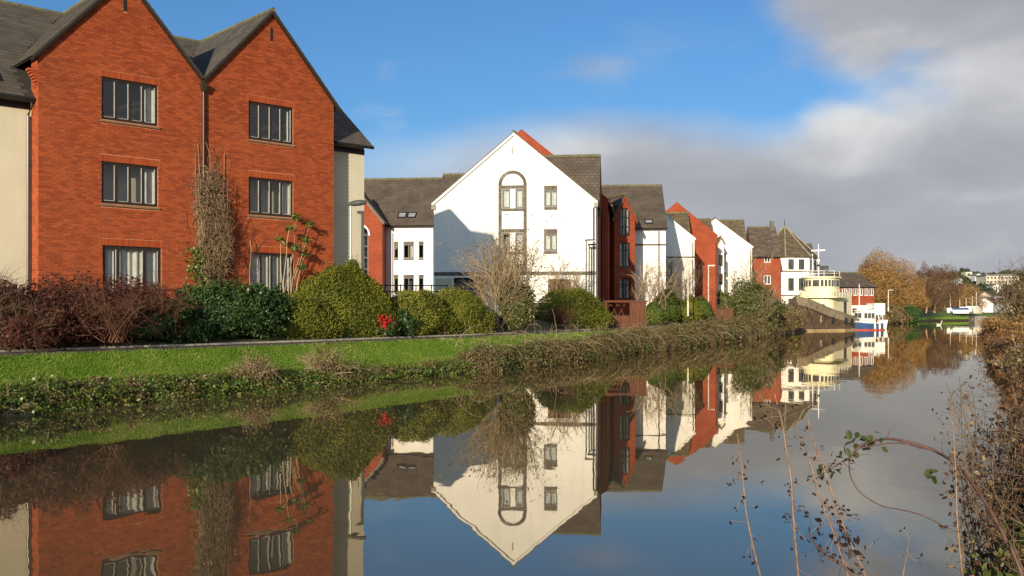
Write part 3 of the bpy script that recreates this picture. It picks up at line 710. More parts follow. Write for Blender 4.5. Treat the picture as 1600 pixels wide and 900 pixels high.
def arch_bay(t, w, d, ze, za, wins, wm='brickfar', rm='tile'):
    """narrow gabled brick bay with an arched window over plain ones"""
    holes = [(w/2-b/2, w/2+b/2, z0, z1) for (b, z0, z1) in wins]
    gable_front(t, 0, w, 0, d, ze, za, wm, rm, holes, wname='brick_wall', verge='brickfar', eave=.14, over=.1)
    for i, h in enumerate(holes):
        if i == 0:
            b = h[1]-h[0]; fr = MB(); cx = (h[0]+h[1])/2; zc = h[3]-b*.45
            pts = [(h[0],h[2]),(h[1],h[2])]+[(cx+math.cos(a)*b/2, zc+math.sin(a)*b*.62*1.0) for a in np.linspace(0, math.pi, 13)]
            # brick spandrels over the rounded head
            for sg in (-1, 1):
                sp = [(cx+sg*b/2, h[3]+.14)]+[(cx+sg*math.cos(a)*b/2, min(zc+math.sin(a)*b*.45, h[3])) for a in np.linspace(0, math.pi/2, 8)]+[(cx, h[3]+.14)]
                MB().prism(sp if sg < 0 else sp[::-1], -.004, .1).build('spandrel', M[wm], t)
        window(t, *h, .06, lights=(1,1,1) if i else (1,1,1), bars=(.33,.66) if i == 0 else (.7,), fw=.06, curtains=((.35,.62,1),(.7,.97,2)) if i == 0 else ((.1,.4,1),(.62,.95,3)), room=.5)
# arched bay of the annex, right half showing beside the near house
ab_ = frame_at('arched_brick_bay', 'narrow red brick bay with white arched window beside cream wall', 521, 76.3, -2, cat='bay')
gable_front(ab_, 0, 3.9, 0, 3, 9.45, 11.85, 'brickfar', 'tile', [(1.1,2.8,3.0,9.0)], wname='brick_wall', verge='gutter', eave=.15)
window(ab_, 1.1, 2.8, 3.0, 9.0, .05, lights=(1,1,1), bars=(.15,.3,.45,.6,.75,.9), fmat='frame', fw=.09, room=.6)
am = MB(); q = lambda a, r, y: (1.95-math.cos(a)*r, y, 8.35+math.sin(a)*r)
for i in range(16):
    a0, a1 = math.pi*i/16, math.pi*(i+1)/16
    am.hexa([q(a0,.86,-.04),q(a0,.98,-.04),q(a0,.98,.02),q(a0,.86,.02)],[q(a1,.86,-.04),q(a1,.98,-.04),q(a1,.98,.02),q(a1,.86,.02)])
am.build('arch', M['whiteframe'], ab_)
pipe(ab_, 4.0, -.06, 2.2, 9.1)

# brown-roofed house right of the white gable, with its red arched bay
ch = frame_at('brown_roofed_house', 'white house with plain brown roof and skylight behind the red bay', 930, 79, -4)
_, ro0, rv = eave_front(ch, 0, 5.75, 0, 9.5, 9.25, 13.1, 'white', 'tile', ())
skylight(ch, 4.05, 4.75, .55, 1.15, (0,ro0[1],ro0[2]), rv)
header(ch, 2.6, 5.75, 7.72, 7.86, 0, 'string_course'); pipe(ch, 5.2, -.07, 2.2, 8.9)
bay = frame_at('red_arched_bay', 'slim red brick gabled bay with tall arched window on brown-roofed house', 960, 74, 24, cat='bay')
arch_bay(bay, 1.85, 4.6, 9.5, 11.2, [(.95,8.2,10.35),(.95,5.75,7.65),(1.0,3.3,4.9)])

# further units: white gable, brown block, red gable
def unit(name, label, pxr, pya, pye, hw, Y, wm, rm, deg=-6, depth=7, block=True, group=None, holes=(), name2='rear_wall', bt=-.4):
    X1 = (pxr-800)/F*Y; za = EYE+(HZ-pya)/F*Y; ze = EYE+(HZ-pye)/F*Y; c = math.cos(math.radians(deg)); s = math.sin(math.radians(deg))
    t = thing(name, label, 'house', (X1-2*hw*c, Y-2*hw*s, 2.2), math.radians(deg))
    gable_front(t, 0, 2*hw, 0, depth, ze, za, wm, rm, holes, verge='white', eave=.12, th=.1, parapet=.3 if wm == 'brickfar' else 0)
    if block: eave_front(t, hw*.9, 2*hw-.05, 3.4, 3.4+2*hw*.75, ze-.2, za+bt, wm, rm, over=.2, wname=name2, vend=.05)
    pipe(t, 2*hw-.15, -.07, 2.2, ze-.4)
    return t
d1 = unit('white_gabled_house', 'white gabled house with mossy brown roof behind a bare tree', 1085, 303, 372, 5.05, 90, 'white', 'tilelich', bt=-1.2)
header(d1, 6.0, 10.1, 7.35, 7.5, 0, 'string_course')
MB().box(6.4,10.02,-.015,.01,2.3,7.3).build('panel', M['panelgrey'] if 'panelgrey' in M else M['cream'], d1)
d2 = unit('red_gabled_house', 'red brick gabled house between the two smaller white gables', 1121, 320, 372, 4.1, 98, 'brickfar', 'tilelich', bt=-1.0)
d3h = [(4.05+a,4.05+b,z,z+1.1) for a, b in ((.15,.5),(.62,.95)) for z in (4.1,6.3,8.2)][:0]
d3 = unit('white_gabled_house', 'furthest white gabled house with lichened roof left of the red house', 1175, 342, 385, 4.0, 106, 'white', 'tilelich', bt=.3)
# narrow window bay between red gable and furthest white gable
nb = frame_at('white_window_bay', 'narrow white bay with stacked windows in front of furthest white gable', 1122, 103, -6, cat='bay')
nbh = [(.1,.5,3.2,4.4),(.1,.5,5.2,6.4),(.1,.5,7.2,8.4)]
gable_front(nb, 0, .62, 0, 3, 9.6, 10.2, 'white', 'tilelich', nbh, eave=.06)
for h in nbh: window(nb, *h, .05, lights=(1,), fw=.05, room=.4)

# red house beside the tower
rh = frame_at('red_corner_house', 'red brick house with lichened brown roof beside the white tower', 1177, 117, -5)
rhh = [(1.3,2.05,8.3,9.05),(1.25,2.1,5.65,6.75),(1.5,2.05,3.0,4.0)]
eave_front(rh, 0, 3.25, 0, 8, 9.15, 12.8, 'brickfar', 'tilelich2', rhh, wname='brick_wall')
for h in rhh: window(rh, *h, .05, lights=(1,1), fmat='whiteframe', fw=.08, room=.4)
MB().box(2.7,3.15,3.6,4.1,12.3,13.7).build('chimney', M['darkbrick'], rh)
# white polygonal tower with a pointed roof
tw = frame_at('white_tower', 'white polygonal corner tower with pointed brown roof and dark windows', 1226, 126, 0, cat='tower')
R8 = 4.15; off8 = math.radians(22.5+8); pt8 = [(R8*math.cos(off8+i*math.pi/4), R8*math.sin(off8+i*math.pi/4)) for i in range(8)]
zt, za8 = 9.35, 13.55
wb = MB()
for i in range(8):
    a, b = pt8[i], pt8[(i+1) % 8]; wb.face([(a[0],a[1],2.1),(b[0],b[1],2.1),(b[0],b[1],zt),(a[0],a[1],zt)])
wb.build('wall', M['white'], tw)
for i in range(8):
    a, b = [tuple(1.08*k for k in pt8[j % 8]) for j in (i, i+1)]; m_ = Vector((b[0]-a[0],b[1]-a[1],0))
    roof_slab('roof', [(a[0],a[1],zt-.05),(b[0],b[1],zt-.05),(0,0,za8)], .10, M['tilelich'], tw, m_)
    MB().tube([(a[0],a[1],zt+.02),(0,0,za8+.03)], .09, 6).build('hip_tiles', M['bargeboard'], tw)
    mid = Vector(((pt8[i][0]+pt8[(i+1)%8][0])/2, (pt8[i][1]+pt8[(i+1)%8][1])/2, 0)); nn = mid.normalized(); tt = Vector((-nn.y,nn.x,0))
    if nn.y < .2:
        for z0, z1 in ((2.5,4.0),(5.0,6.6),(7.7,9.0)):
            for s in (-.85, .55):
                c = mid+tt*s; fm = MB()
                def bx(u0,u1,zz0,zz1,d0,d1,mb):
                    p = [c+tt*u0+nn*d1, c+tt*u0+nn*d0, c+tt*u1+nn*d0, c+tt*u1+nn*d1]
                    mb.hexa([(v.x,v.y,zz0) for v in p],[(v.x,v.y,zz1) for v in p])
                bx(-.36,.36,z0,z0+.08,.0,.06,fm); bx(-.36,.36,z1-.08,z1,.0,.06,fm); bx(-.36,-.28,z0,z1,.0,.06,fm); bx(.28,.36,z0,z1,.0,.06,fm); bx(-.03,.03,z0,z1,.0,.06,fm)
                w = fm.build('window', M['frame'], tw); pn = MB(); bx(-.28,.28,z0+.08,z1-.08,.005,.03,pn); pn.build('pane', M['paneflat'], w)
        sb = MB()
        a, b = pt8[i], pt8[(i+1)%8]; a = Vector((*a,0)); b = Vector((*b,0))
        for zz in (4.3, 7.4):
            sb.hexa([(v.x,v.y,zz) for v in (a+nn*.06,a,b,b+nn*.06)],[(v.x,v.y,zz+.16) for v in (a+nn*.06,a,b,b+nn*.06)])
        sb.build('string_course', M['darkbrick'], tw)
MB().tube([(0,0,za8),(0,0,za8+1.0)], [.06,.02], 6).build('finial', M['gutter'], tw)
# block behind the tower, with a dark framed bay
bb = frame_at('rear_block', 'dark framed glazed block just behind the white tower', 1262, 140, -5, cat='building')
eave_front(bb, -3, 1.2, 0, 7, 9.6, 12.3, 'brickfar', 'tilelich2', (), wname='brick_wall')
fm = MB(); pn = MB()
fm.box(1.25,2.9,-.3,2,2.1,9.0)
bw = fm.build('glazed_bay', M['frame'], bb)
for ix in range(2):
    for iz in range(4): MB().box(1.35+ix*.78,2.03+ix*.78,-.34,-.29,2.6+iz*1.6,3.9+iz*1.6).build('pane', M['paneflat'], bw)
# brick house behind the boats
hh = frame_at('brick_terrace_house', 'brick house with dark brown roof and white windows behind the boats', 1311, 152, 12)
hw_ = [(.6+i*.95, 1.35+i*.95, 4.9, 6.1) for i in range(6)]
eave_front(hh, 0, 6.2, 0, 9, 6.3, 8.6, 'brickfar', 'tilelich2', hw_, wname='brick_wall', vend=.25)
for h in hw_: window(hh, *h, .05, lights=(1,1), fmat='whiteframe', fw=.09, room=.4)
MB().hexa([(-.3,-.35,6.05),(-.22,-.35,6.05),(-.22,4.5,8.45),(-.3,4.5,8.45)],[(-.3,-.35,6.35),(-.22,-.35,6.35),(-.22,4.5,8.75),(-.3,4.5,8.75)]).build('verge_board', M['whiteframe'], hh)

# ------------------------------------------------------------------ plants
M['conifer'] = leaf_mat('golden_conifer', (.075,.095,.012), (.155,.165,.020), (.26,.24,.035), trans=.15)
M['conifergreen'] = leaf_mat('green_conifer', (.04,.07,.012), (.08,.11,.02), (.15,.15,.03), trans=.15)
M['laurel'] = leaf_mat('laurel_leaf', (.022,.055,.014), (.05,.10,.026), (.10,.15,.05), trans=.15, rough=.42, spec=.4)
M['ivy'] = leaf_mat('ivy_leaf', (.04,.08,.012), (.10,.145,.022), (.20,.22,.05), trans=.2, rough=.4, spec=.4)
M['maroon'] = leaf_mat('maroon_leaf', (.045,.012,.010), (.09,.028,.018), (.14,.06,.03), trans=.2)
M['bramble'] = leaf_mat('bramble_leaf', (.075,.06,.024), (.16,.115,.05), (.32,.25,.14), trans=.2, rough=.45)
M['bramblegreen'] = leaf_mat('green_bramble_leaf', (.045,.06,.015), (.10,.11,.03), (.24,.21,.10), trans=.2, rough=.45)
M['redflower'] = leaf_mat('red_bract', (.42,.012,.015), (.62,.03,.03), trans=.2)
M['grassblade'] = leaf_mat('grass_blade', (.10,.195,.014), (.165,.27,.024), (.28,.34,.07), trans=.3)
M['deadgrass'] = leaf_mat('dead_stalk', (.16,.11,.05), (.28,.20,.10), (.42,.34,.20), trans=.2)
M['orangetwig'] = leaf_mat('orange_willow_twig', (.20,.11,.04), (.33,.19,.065), (.42,.27,.11), trans=.2)
M['browntwig'] = leaf_mat('brown_tree_twig', (.085,.05,.028), (.14,.075,.04), (.20,.12,.06), trans=.15)
M['fartree'] = leaf_mat('far_green_tree', (.03,.045,.02), (.055,.065,.03), (.08,.085,.045), trans=.1)

def unit_v(a): return a/np.maximum(np.linalg.norm(a, axis=-1, keepdims=True), 1e-9)
def lump_fun(seed, amt, k=5):
    g = np.random.default_rng(seed); K = g.normal(0, 3.0, (k,3)); ph = g.random(k)*6.28
    K2 = g.normal(0, 7.0, (k,3)); p2 = g.random(k)*6.28
    return lambda d: 1+amt*np.cos(d@K.T+ph).mean(1)*1.8+amt*.5*np.cos(d@K2.T+p2).mean(1)*1.8
def leaves_at(pos, nrm, size, asp=1.7, jit=.7, g=rng, r=None):
    n = len(pos); nn = unit_v(nrm+g.normal(0, jit, (n,3))); t = unit_v(np.cross(nn, g.normal(0,1,(n,3)))); b = np.cross(nn, t)
    s = size*(.6+.8*g.random(n)); L = (t.T*s*asp/2).T; W = (b.T*s/2).T
    V = np.stack([pos-L, pos+W, pos+L, pos-W], 1).reshape(-1,3); Q = np.arange(n*4).reshape(n,4)
    return V, Q, (g.random(n) if r is None else r)
def leaf_blob(c, rad, n, size, seed, fill=.22, lump=.16, zcut=-.6, core=.80, jit=.7, asp=1.7, taper=0.0, patch=.35, boxy=0.0, rot=0.0, stray=.07):
    """lumpy mass of leaves, dense at its surface, round a smaller closed core of the same foliage"""
    g = np.random.default_rng(seed); f = lump_fun(seed, lump); c = np.array(c); rad = np.array(rad)
    d = unit_v(g.normal(0,1,(int(n*1.7),3))); d = d[d[:,2] > zcut][:n]; m = len(d)
    r = f(d)*(1-fill*g.random(m)**1.6+stray*g.normal(0,1,m)*(g.random(m) < .3))
    def shape(d, r):
        p = d*r[:,None]
        if boxy: p = p/((np.abs(d)**(2+boxy)).sum(1)**(1/(2+boxy)))[:,None]
        if taper: p[:,:2] *= (1-taper*np.clip((p[:,2:3]+.3)/1.3, 0, 1))
        p = p*rad
        if rot: p = np.c_[p[:,0]*math.cos(rot)-p[:,1]*math.sin(rot), p[:,0]*math.sin(rot)+p[:,1]*math.cos(rot), p[:,2]]
        return c+p
    pos = shape(d, r); K = g.normal(0, 4, (3,3)); pt = .5+.5*np.cos(d@K.T+g.random(3)*6).mean(1)
    rn = np.clip(g.random(m)*(1-patch)+pt*patch, 0, 1)
    nv_ = unit_v(pos-c); out = [leaves_at(pos, nv_, size, asp, jit, g, rn)]
    if core:
        nu, nv = 20, 11; u = np.linspace(0, 2*np.pi, nu, endpoint=False); v = np.linspace(.02, np.pi-.02, nv)
        U, Vv = np.meshgrid(u, v); dd = np.stack([np.cos(U)*np.sin(Vv), np.sin(U)*np.sin(Vv), np.cos(Vv)], -1).reshape(-1,3)
        cv = shape(dd, f(dd)*core); Q = []
        for j in range(nv-1):
            for i in range(nu): Q.append((j*nu+i, j*nu+(i+1) % nu, (j+1)*nu+(i+1) % nu, (j+1)*nu+i))
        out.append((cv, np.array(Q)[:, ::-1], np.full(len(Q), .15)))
    return cat(out)
def grow(st, di, ln, k, wob, up, g):
    n = len(st); p = [st]; d = unit_v(di); ln = np.broadcast_to(ln, (n,))
    for i in range(k):
        d = unit_v(d+g.normal(0, wob, (n,3))+np.array((0,0,up))); p.append(p[-1]+d*(ln/k)[:,None])
    return np.stack(p, 1)
def tubes(paths, r0, r1, sides=3, g=rng):
    n, k, _ = paths.shape; d = unit_v(paths[:,-1]-paths[:,0]); ref = np.where(np.abs(d[:,2:3]) > .8, np.array((1.,0,0)), np.array((0,0,1.)))
    a = unit_v(np.cross(d, ref)); b = np.cross(d, a); t = np.linspace(0, 1, k)
    rr = np.broadcast_to(r0, (n,))[:,None]*(1-t)+np.broadcast_to(r1, (n,))[:,None]*t
    V = []
    for s in range(sides):
        an = 2*np.pi*s/sides; V.append(paths+(a*np.cos(an)+b*np.sin(an))[:,None,:]*rr[:,:,None])
    V = np.stack(V, 2).reshape(-1,3); i = np.arange(n)[:,None,None]*k*sides; j = np.arange(k-1)[None,:,None]*sides; s = np.arange(sides)[None,None,:]; s2 = (s+1) % sides
    Q = np.stack([i+j+s, i+j+s2, i+j+sides+s2, i+j+sides+s], -1).reshape(-1,4)
    return V, Q, np.repeat(g.random(n), (k-1)*sides)
def fork(paths, m, spread, g, t0=.25, t1=.98, up=0.):
    n, k, _ = paths.shape; i = g.integers(0, n, m); t = t0+(t1-t0)*g.random(m); f = t*(k-1); j = np.minimum(f.astype(int), k-2); u = (f-j)[:,None]
    st = paths[i,j]*(1-u)+paths[i,j+1]*u; d = unit_v(paths[i,j+1]-paths[i,j])+g.normal(0, spread, (m,3)); d[:,2] += up
    return st, unit_v(d), i, t
def bare_shrub(c, h, w, g, n0=14, n1=70, n2=260, r=.018, wob=.18, up=.05, lean=(0,0), spread=.55, dense=1.0):
    c = np.array(c); st = c+np.c_[g.normal(0, w*.12, (n0,2)), np.zeros(n0)]
    di = np.c_[g.normal(0, .5*w/h, (n0,2))+np.array(lean), np.ones(n0)]
    a = grow(st, di, h*(.55+.4*g.random(n0)), 7, wob*.6, up, g); out = [tubes(a, r, r*.4, 4, g)]
    s, d, _, t = fork(a, n1, spread, g, .2, .95, .1); b = grow(s, d, h*.38*(.5+.8*g.random(n1)), 5, wob, up, g); out.append(tubes(b, r*.5, r*.2, 3, g))
    s, d, _, t = fork(b, n2, spread, g, .2, 1., .05); e = grow(s, d, h*.18*(.5+.9*g.random(n2)), 4, wob*1.2, up*.5, g); out.append(tubes(e, r*.26, r*.10, 3, g))
    return cat(out), a, b, e
def plant(name, label, loc, parts, group=None, catg='shrub', kind=None):
    """parts: list of (part name, (V,Q,R), material)"""
    t = thing(name, label, catg, tuple(loc), 0, group, 'world', kind)
    for nm, (V,Q,R), mt in parts: np_mesh(nm, V, Q, M[mt], t, R)
    return t
def stems(c, n, h, w, g, r=.02):
    c = np.array(c); st = c+np.c_[g.normal(0, w*.2, (n,2)), np.full(n,-.1)]
    return tubes(grow(st, np.c_[g.normal(0,.4,(n,2)), np.ones(n)], np.full(n,h), 4, .15, .02, g), r, r*.4, 4, g)
def gz_at(p): return bank_z(bank_off(p[0], p[1]), p[0])
def spot(px, off): return on_bank(px, off)
def pxw(n, Y): return n/F*Y

# maroon thicket at the left
def maroon(px, off, w, h, seed, label, mats=('twigred','maroon'), nl=5200, nt=1):
    g = np.random.default_rng(seed); p = spot(px, off); tw = []
    for k in range(3):
        q = p+Vector((g.normal(0,w*.22), g.normal(0,.25), 0)); (s, a, b, e) = bare_shrub(q, h*(.9+.2*g.random()), w*.75, g, 22, 170, int(640*nt), r=.014, wob=.28, up=-.02, spread=.8); tw.append(s)
    lf = leaf_blob((p.x,p.y,p.z+h*.40), (w*.52,1.0,h*.52), nl, .055, seed+1, fill=.5, lump=.25, core=.68, zcut=-.9)
    return plant('maroon_shrub', label, p, [('branches', cat(tw), mats[0]), ('leaves', lf, mats[1])], 'maroon shrubs along the left of the path')
maroon(-25, 4.5, 2.3, 2.0, 11, 'tan twiggy shrub at the left edge before the cream wall', ('twig','maroon'))
maroon(62, 4.2, 2.3, 1.85, 12, 'maroon shrub under the corner of the brick house')
maroon(140, 4.1, 2.3, 1.9, 13, 'maroon shrub below the left gable, between two others')
maroon(212, 4.7, 1.9, 1.75, 14, 'maroon shrub in front of the ground floor door')
maroon(20, 3.9, 2.0, 1.0, 15, 'low dark red shrub beside the path at far left', nl=2200)
maroon(268, 5.2, 1.2, 1.0, 16, 'small dark red shrub below the brown railing', nl=1200)

def bush(name, label, px, off, w, d, h, n, size, mat, seed, z=None, zc=.42, fill=.2, lump=.14, core=.82, jit=.6, asp=1.7, group=None, extra=(), stemh=None, taper=0., dy=0., patch=.35, boxy=0., rot=0.):
    p = spot(px, off); p = Vector((p.x, p.y+dy, gz_at((p.x,p.y+dy)) if z is None else z)); g = np.random.default_rng(seed+500)
    lf = leaf_blob((p.x,p.y,p.z+h*zc), (w/2,d/2,h*(1-zc)), n, size, seed, fill, lump, zcut=-.75, core=core, jit=jit, asp=asp, taper=taper, patch=patch, boxy=boxy, rot=math.radians(rot))
    return plant(name, label, p, [('foliage', lf, mat), ('stems', stems(p, 6, h*.5, w*.4, g), 'twig')]+list(extra), group)
bush('laurel_shrub', 'low glossy green laurel bush beside the path', 246, 3.95, 2.9, .9, 1.15, 9000, .065, 'laurel', 21, lump=.32, group='laurels by the path', rot=50)
bush('laurel_shrub', 'wide glossy green laurel bush below the climber', 352, 4.15, 3.6, 1.2, 1.6, 14000, .065, 'laurel', 22, lump=.3, group='laurels by the path', rot=50)
bush('laurel_shrub', 'tall dark laurel beside the golden mound', 412, 4.35, 1.9, 1.1, 1.65, 7000, .068, 'laurel', 23, lump=.3, group='laurels by the path', rot=50)
GRP = 'clipped golden conifer mounds'
bush('conifer_mound', 'largest clipped golden green conifer mound at the brick house corner', 532, 4.6, 6.9, 1.8, 2.45, 46000, .042, 'conifer', 31, lump=.2, jit=.75, taper=.68, group=GRP, fill=.2, boxy=.9, zc=.30, patch=.7, rot=52)
bush('conifer_mound', 'low golden conifer shoulder left of the largest mound', 468, 4.35, 3.0, 1.4, 1.25, 12000, .042, 'conifer', 36, lump=.22, jit=.75, taper=.35, group=GRP, fill=.2, boxy=.9, zc=.33, patch=.7, rot=52)
bush('conifer_mound', 'middle golden conifer mound, left of the rounder one', 648, 4.45, 3.9, 1.9, 1.62, 22000, .042, 'conifer', 32, lump=.2, jit=.75, group=GRP, taper=.25, fill=.2, boxy=1.2, zc=.34, patch=.7, rot=55)
bush('conifer_mound', 'round golden conifer mound left of the twiggy shrub', 718, 4.45, 3.5, 1.9, 1.62, 20000, .042, 'conifer', 33, lump=.16, jit=.75, group=GRP, taper=.2, fill=.2, boxy=1.2, zc=.34, patch=.7, rot=55)
bush('conifer_mound', 'olive conifer mound in front of the white gable base', 888, 4.7, 5.0, 2.4, 2.05, 24000, .055, 'conifer', 34, lump=.16, jit=.6, group=GRP, taper=.45, fill=.16, boxy=1.0, zc=.35, patch=.55, rot=40)
bush('ivy_shrub', 'small dark leafy bush between golden mounds', 630, 3.75, .9, .6, 1.0, 1200, .075, 'laurel', 35, lump=.3)
# red bracts
p = spot(598, 3.62); g = np.random.default_rng(41)
fl = leaf_blob((p.x,p.y-.08,p.z+.5), (.42,.22,.36), 420, .05, 42, fill=.5, lump=.4, core=0)
plant('red_flowering_shrub', 'small shrub with bright red flowers before the largest mound', p, [('flowers', fl, 'redflower'), ('foliage', leaf_blob((p.x,p.y+.06,p.z+.38), (.52,.32,.40), 900, .06, 43, fill=.4, lump=.3, core=.6), 'laurel'), ('stems', stems(p, 7, .7, .4, g, .012), 'twig')], catg='flower bush')
# twiggy winter shrub
p = spot(790, 4.0); g = np.random.default_rng(51); (s1, a, b, e) = bare_shrub(p, 4.6, 3.2, g, 34, 420, 1900, r=.024, wob=.16, up=.06, spread=.55)
lf = leaf_blob((p.x+.5,p.y-.3,p.z+1.05), (1.0,.8,1.25), 5200, .075, 52, fill=.3, lump=.2)
ee = e[:, -1]
tipn = ee[: int(len(ee)*.8)]; tl = leaves_at(np.repeat(tipn, 2, 0)+g.normal(0,.07,(len(tipn)*2,3)), g.normal(0,1,(len(tipn)*2,3)), .055, g=g)
plant('winter_shrub', 'tall pale twiggy shrub with green ivy at its foot before white gable', p, [('branches', s1, 'twigpale'), ('buds', tl, 'bramble'), ('ivy', lf, 'bramblegreen')])
p = spot(872, 3.8); g = np.random.default_rng(53); (s1, a, b, e) = bare_shrub(p, 1.5, 1.2, g, 16, 110, 420, r=.012, wob=.25)
plant('maroon_shrub', 'small red brown twiggy shrub in front of olive mound', p, [('branches', s1, 'twigred'), ('leaves', leaf_blob((p.x,p.y,p.z+.6), (.6,.4,.6), 700, .05, 54, fill=.7, core=0), 'maroon')])
p = spot(888, 3.62); g = np.random.default_rng(55)
bl = grow(np.tile(np.array(p),(120,1))+g.normal(0,.12,(120,3))*(1,1,0), np.c_[g.normal(0,.8,(120,2)),np.ones(120)], .6*(.5+g.random(120)), 4, .1, -.12, g)
plant('pampas_tuft', 'pale straw coloured grass tuft at the edge of the path', p, [('blades', tubes(bl, .012, .003, 3, g), 'deadgrass')], catg='grass tuft')
# hedge of small conifers further along
for i, (px, off, w, h, mt, lb) in enumerate(((1022,3.9,2.0,1.6,'conifergreen','dark green conifer beside the timber shelter'),(1040,4.5,2.6,2.6,'conifergreen','tallest green conifer of the far hedge'),(1062,4.2,1.9,1.9,'conifer','golden tipped conifer in the middle of the far hedge'),(1080,4.3,2.3,2.2,'conifer','bright golden conifer of the far hedge below the lamp'),(1098,4.2,2.2,2.0,'conifergreen','last dark green conifer of the far hedge'))):
    bush('hedge_conifer', lb, px, off, w, 1.8, h, 3600, .09, mt, 60+i, lump=.12, jit=.5, group='far conifer hedge', taper=.45)
for i, (px, off, w, h, lb) in enumerate(((1128,6.5,3.2,2.6,'rounded dark shrub in front of the far white gable'),(1143,4.6,2.2,2.0,'small dark shrub left of the end thicket'))):
    bush('round_shrub', lb, px, off, w, 2.0, h, 2600, .10, 'conifergreen', 70+i, lump=.2)
bush('round_shrub', 'green shrub at the foot of the white tower', 1226, 6.0, 3.0, 2.0, 2.6, 2400, .11, 'laurel', 73, lump=.25)

# climber on the brick wall between the gables, in the frame of the house
cl = thing('climbing_plant', 'dead brown tangle of climber with ivy foot on brick wall by downpipe', 'climber', (BO[0],BO[1],2.2), TH, space='z')
g = np.random.default_rng(81); n = 1300
zz = 2.6+4.6*g.beta(1.6,1.5,n); xc = 5.55+.10*np.sin(zz*1.7); hw = np.interp(zz, [2.4,3.2,4.5,6,6.9,7.6], [.25,.4,.6,.62,.42,.1])
st = np.c_[xc+hw*(g.random(n)*2-1)*.9, -.06-.30*g.random(n)*np.interp(zz,[2.5,5,7.2],[.8,1.2,.5]), zz]
pa = grow(st, np.c_[g.normal(0,1,n), g.normal(0,.12,n), g.normal(0,.8,n)], .4+.7*g.random(n), 9, .55, -.03, g); pa[:,:,1] = np.clip(pa[:,:,1], -.50, -.02)
xo = pa[:,:,0]-5.58; pa[:,:,0] = 5.6+1.0*np.tanh(xo/1.0)
mn = grow(np.c_[5.45+g.normal(0,.12,10), np.full(10,-.12), np.full(10,2.2)], np.c_[g.normal(0,.08,10), np.zeros(10), np.ones(10)], 5.0+g.random(10)*1.2, 14, .12, .04, g); mn[:,:,1] = np.clip(mn[:,:,1], -.3, -.04)
wisp = grow(np.c_[5.5+g.normal(0,.35,60), np.full(60,-.05), 5.0+2.6*g.random(60)], np.c_[g.normal(0,.45,60), np.zeros(60), g.normal(.8,.5,60)], .5+.6*g.random(60), 8, .3, .02, g); wisp[:,:,1] = -.03
mn[:,:,0] = 5.55+.55*np.tanh((mn[:,:,0]-5.55)/.55)
V,Q,R = cat([tubes(pa, .010, .004, 3, g), tubes(mn, .022, .010, 4, g), tubes(wisp, .006, .003, 3, g)]); np_mesh('stems', V, Q, M['climbtwig'], cl, R)
n = 1500; zz = 2.35+g.random(n)**1.5*2.1; lp = np.c_[5.35+g.normal(0,.24,n)-np.where(zz > 3.4, .25, 0), -.06-.32*g.random(n), zz]
V,Q,R = leaves_at(lp, np.tile((0,-1.,.3),(n,1)), .075, 1.2, .6, g); np_mesh('ivy_leaves', V, Q, M['ivy'], cl, R)
n = 700; zz = 3+3.6*g.random(n); lp = np.c_[5.45+g.normal(0,.4,n), -.06-.32*g.random(n), zz]
V,Q,R = leaves_at(lp, np.tile((0,-1.,.3),(n,1)), .04, 1.5, .9, g); np_mesh('dry_leaves', V, Q, M['deadgrass'], cl, R)
# faint reddish creeper right of it
cr = thing('wall_creeper', 'thin reddish creeper stems spread on brick right of the tangle', 'climber', (BO[0],BO[1],2.2), TH, space='z')
wisp = grow(np.c_[6.55+g.normal(0,.35,90), np.full(90,-.03), 2.5+2.6*g.random(90)], np.c_[g.normal(0,.5,90), np.zeros(90), np.ones(90)], .8+1.0*g.random(90), 8, .25, .02, g); wisp[:,:,1] = -.03-.01*g.random((90,1))
V,Q,R = tubes(wisp, .006, .003, 3, g); np_mesh('stems', V, Q, M['twigred'], cr, R)
# leggy shrub before the right ground-floor window
lg = thing('leggy_shrub', 'leggy bare-stemmed shrub with leaf tufts before the curtained window', 'shrub', (BO[0],BO[1],2.2), TH, space='z')
g = np.random.default_rng(91); st, lv = [], []
for bx_, tips in ((8.35,((8.75,5.75),(9.3,5.5),(9.15,4.9))),(8.15,((8.1,4.9),(8.35,5.3),(8.6,4.6))),(8.55,((9.1,4.4),(8.85,3.9)))):
    for tx, tz in tips:
        k = np.linspace(0,1,8)[:,None]; pth = np.c_[bx_+(tx-bx_)*k**1.4, -.35-.25*k*g.random(), 2.0+(tz-2.0)*k]; pth[1:-1] += g.normal(0,.03,(6,3)); st.append(pth)
        c = pth[-1]; m = 46; dd = unit_v(np.c_[g.normal(0,1,(m,2)), g.normal(.1,.5,m)]); lv.append(leaves_at(c+dd*.22*(.3+.7*g.random((m,1))), dd+(0,0,.8), .062, 3.2, .4, g))
st.append(np.array([[6.98,-.2,2.2+2.6*k] for k in np.linspace(0,1,8)])+g.normal(0,.02,(8,3)))
V,Q,R = tubes(np.stack(st), .022, .012, 5, g); np_mesh('stems', V, Q, M['twigpale'], lg, R)
V,Q,R = cat(lv); np_mesh('leaves', V, Q, M['ivy'], lg, R)
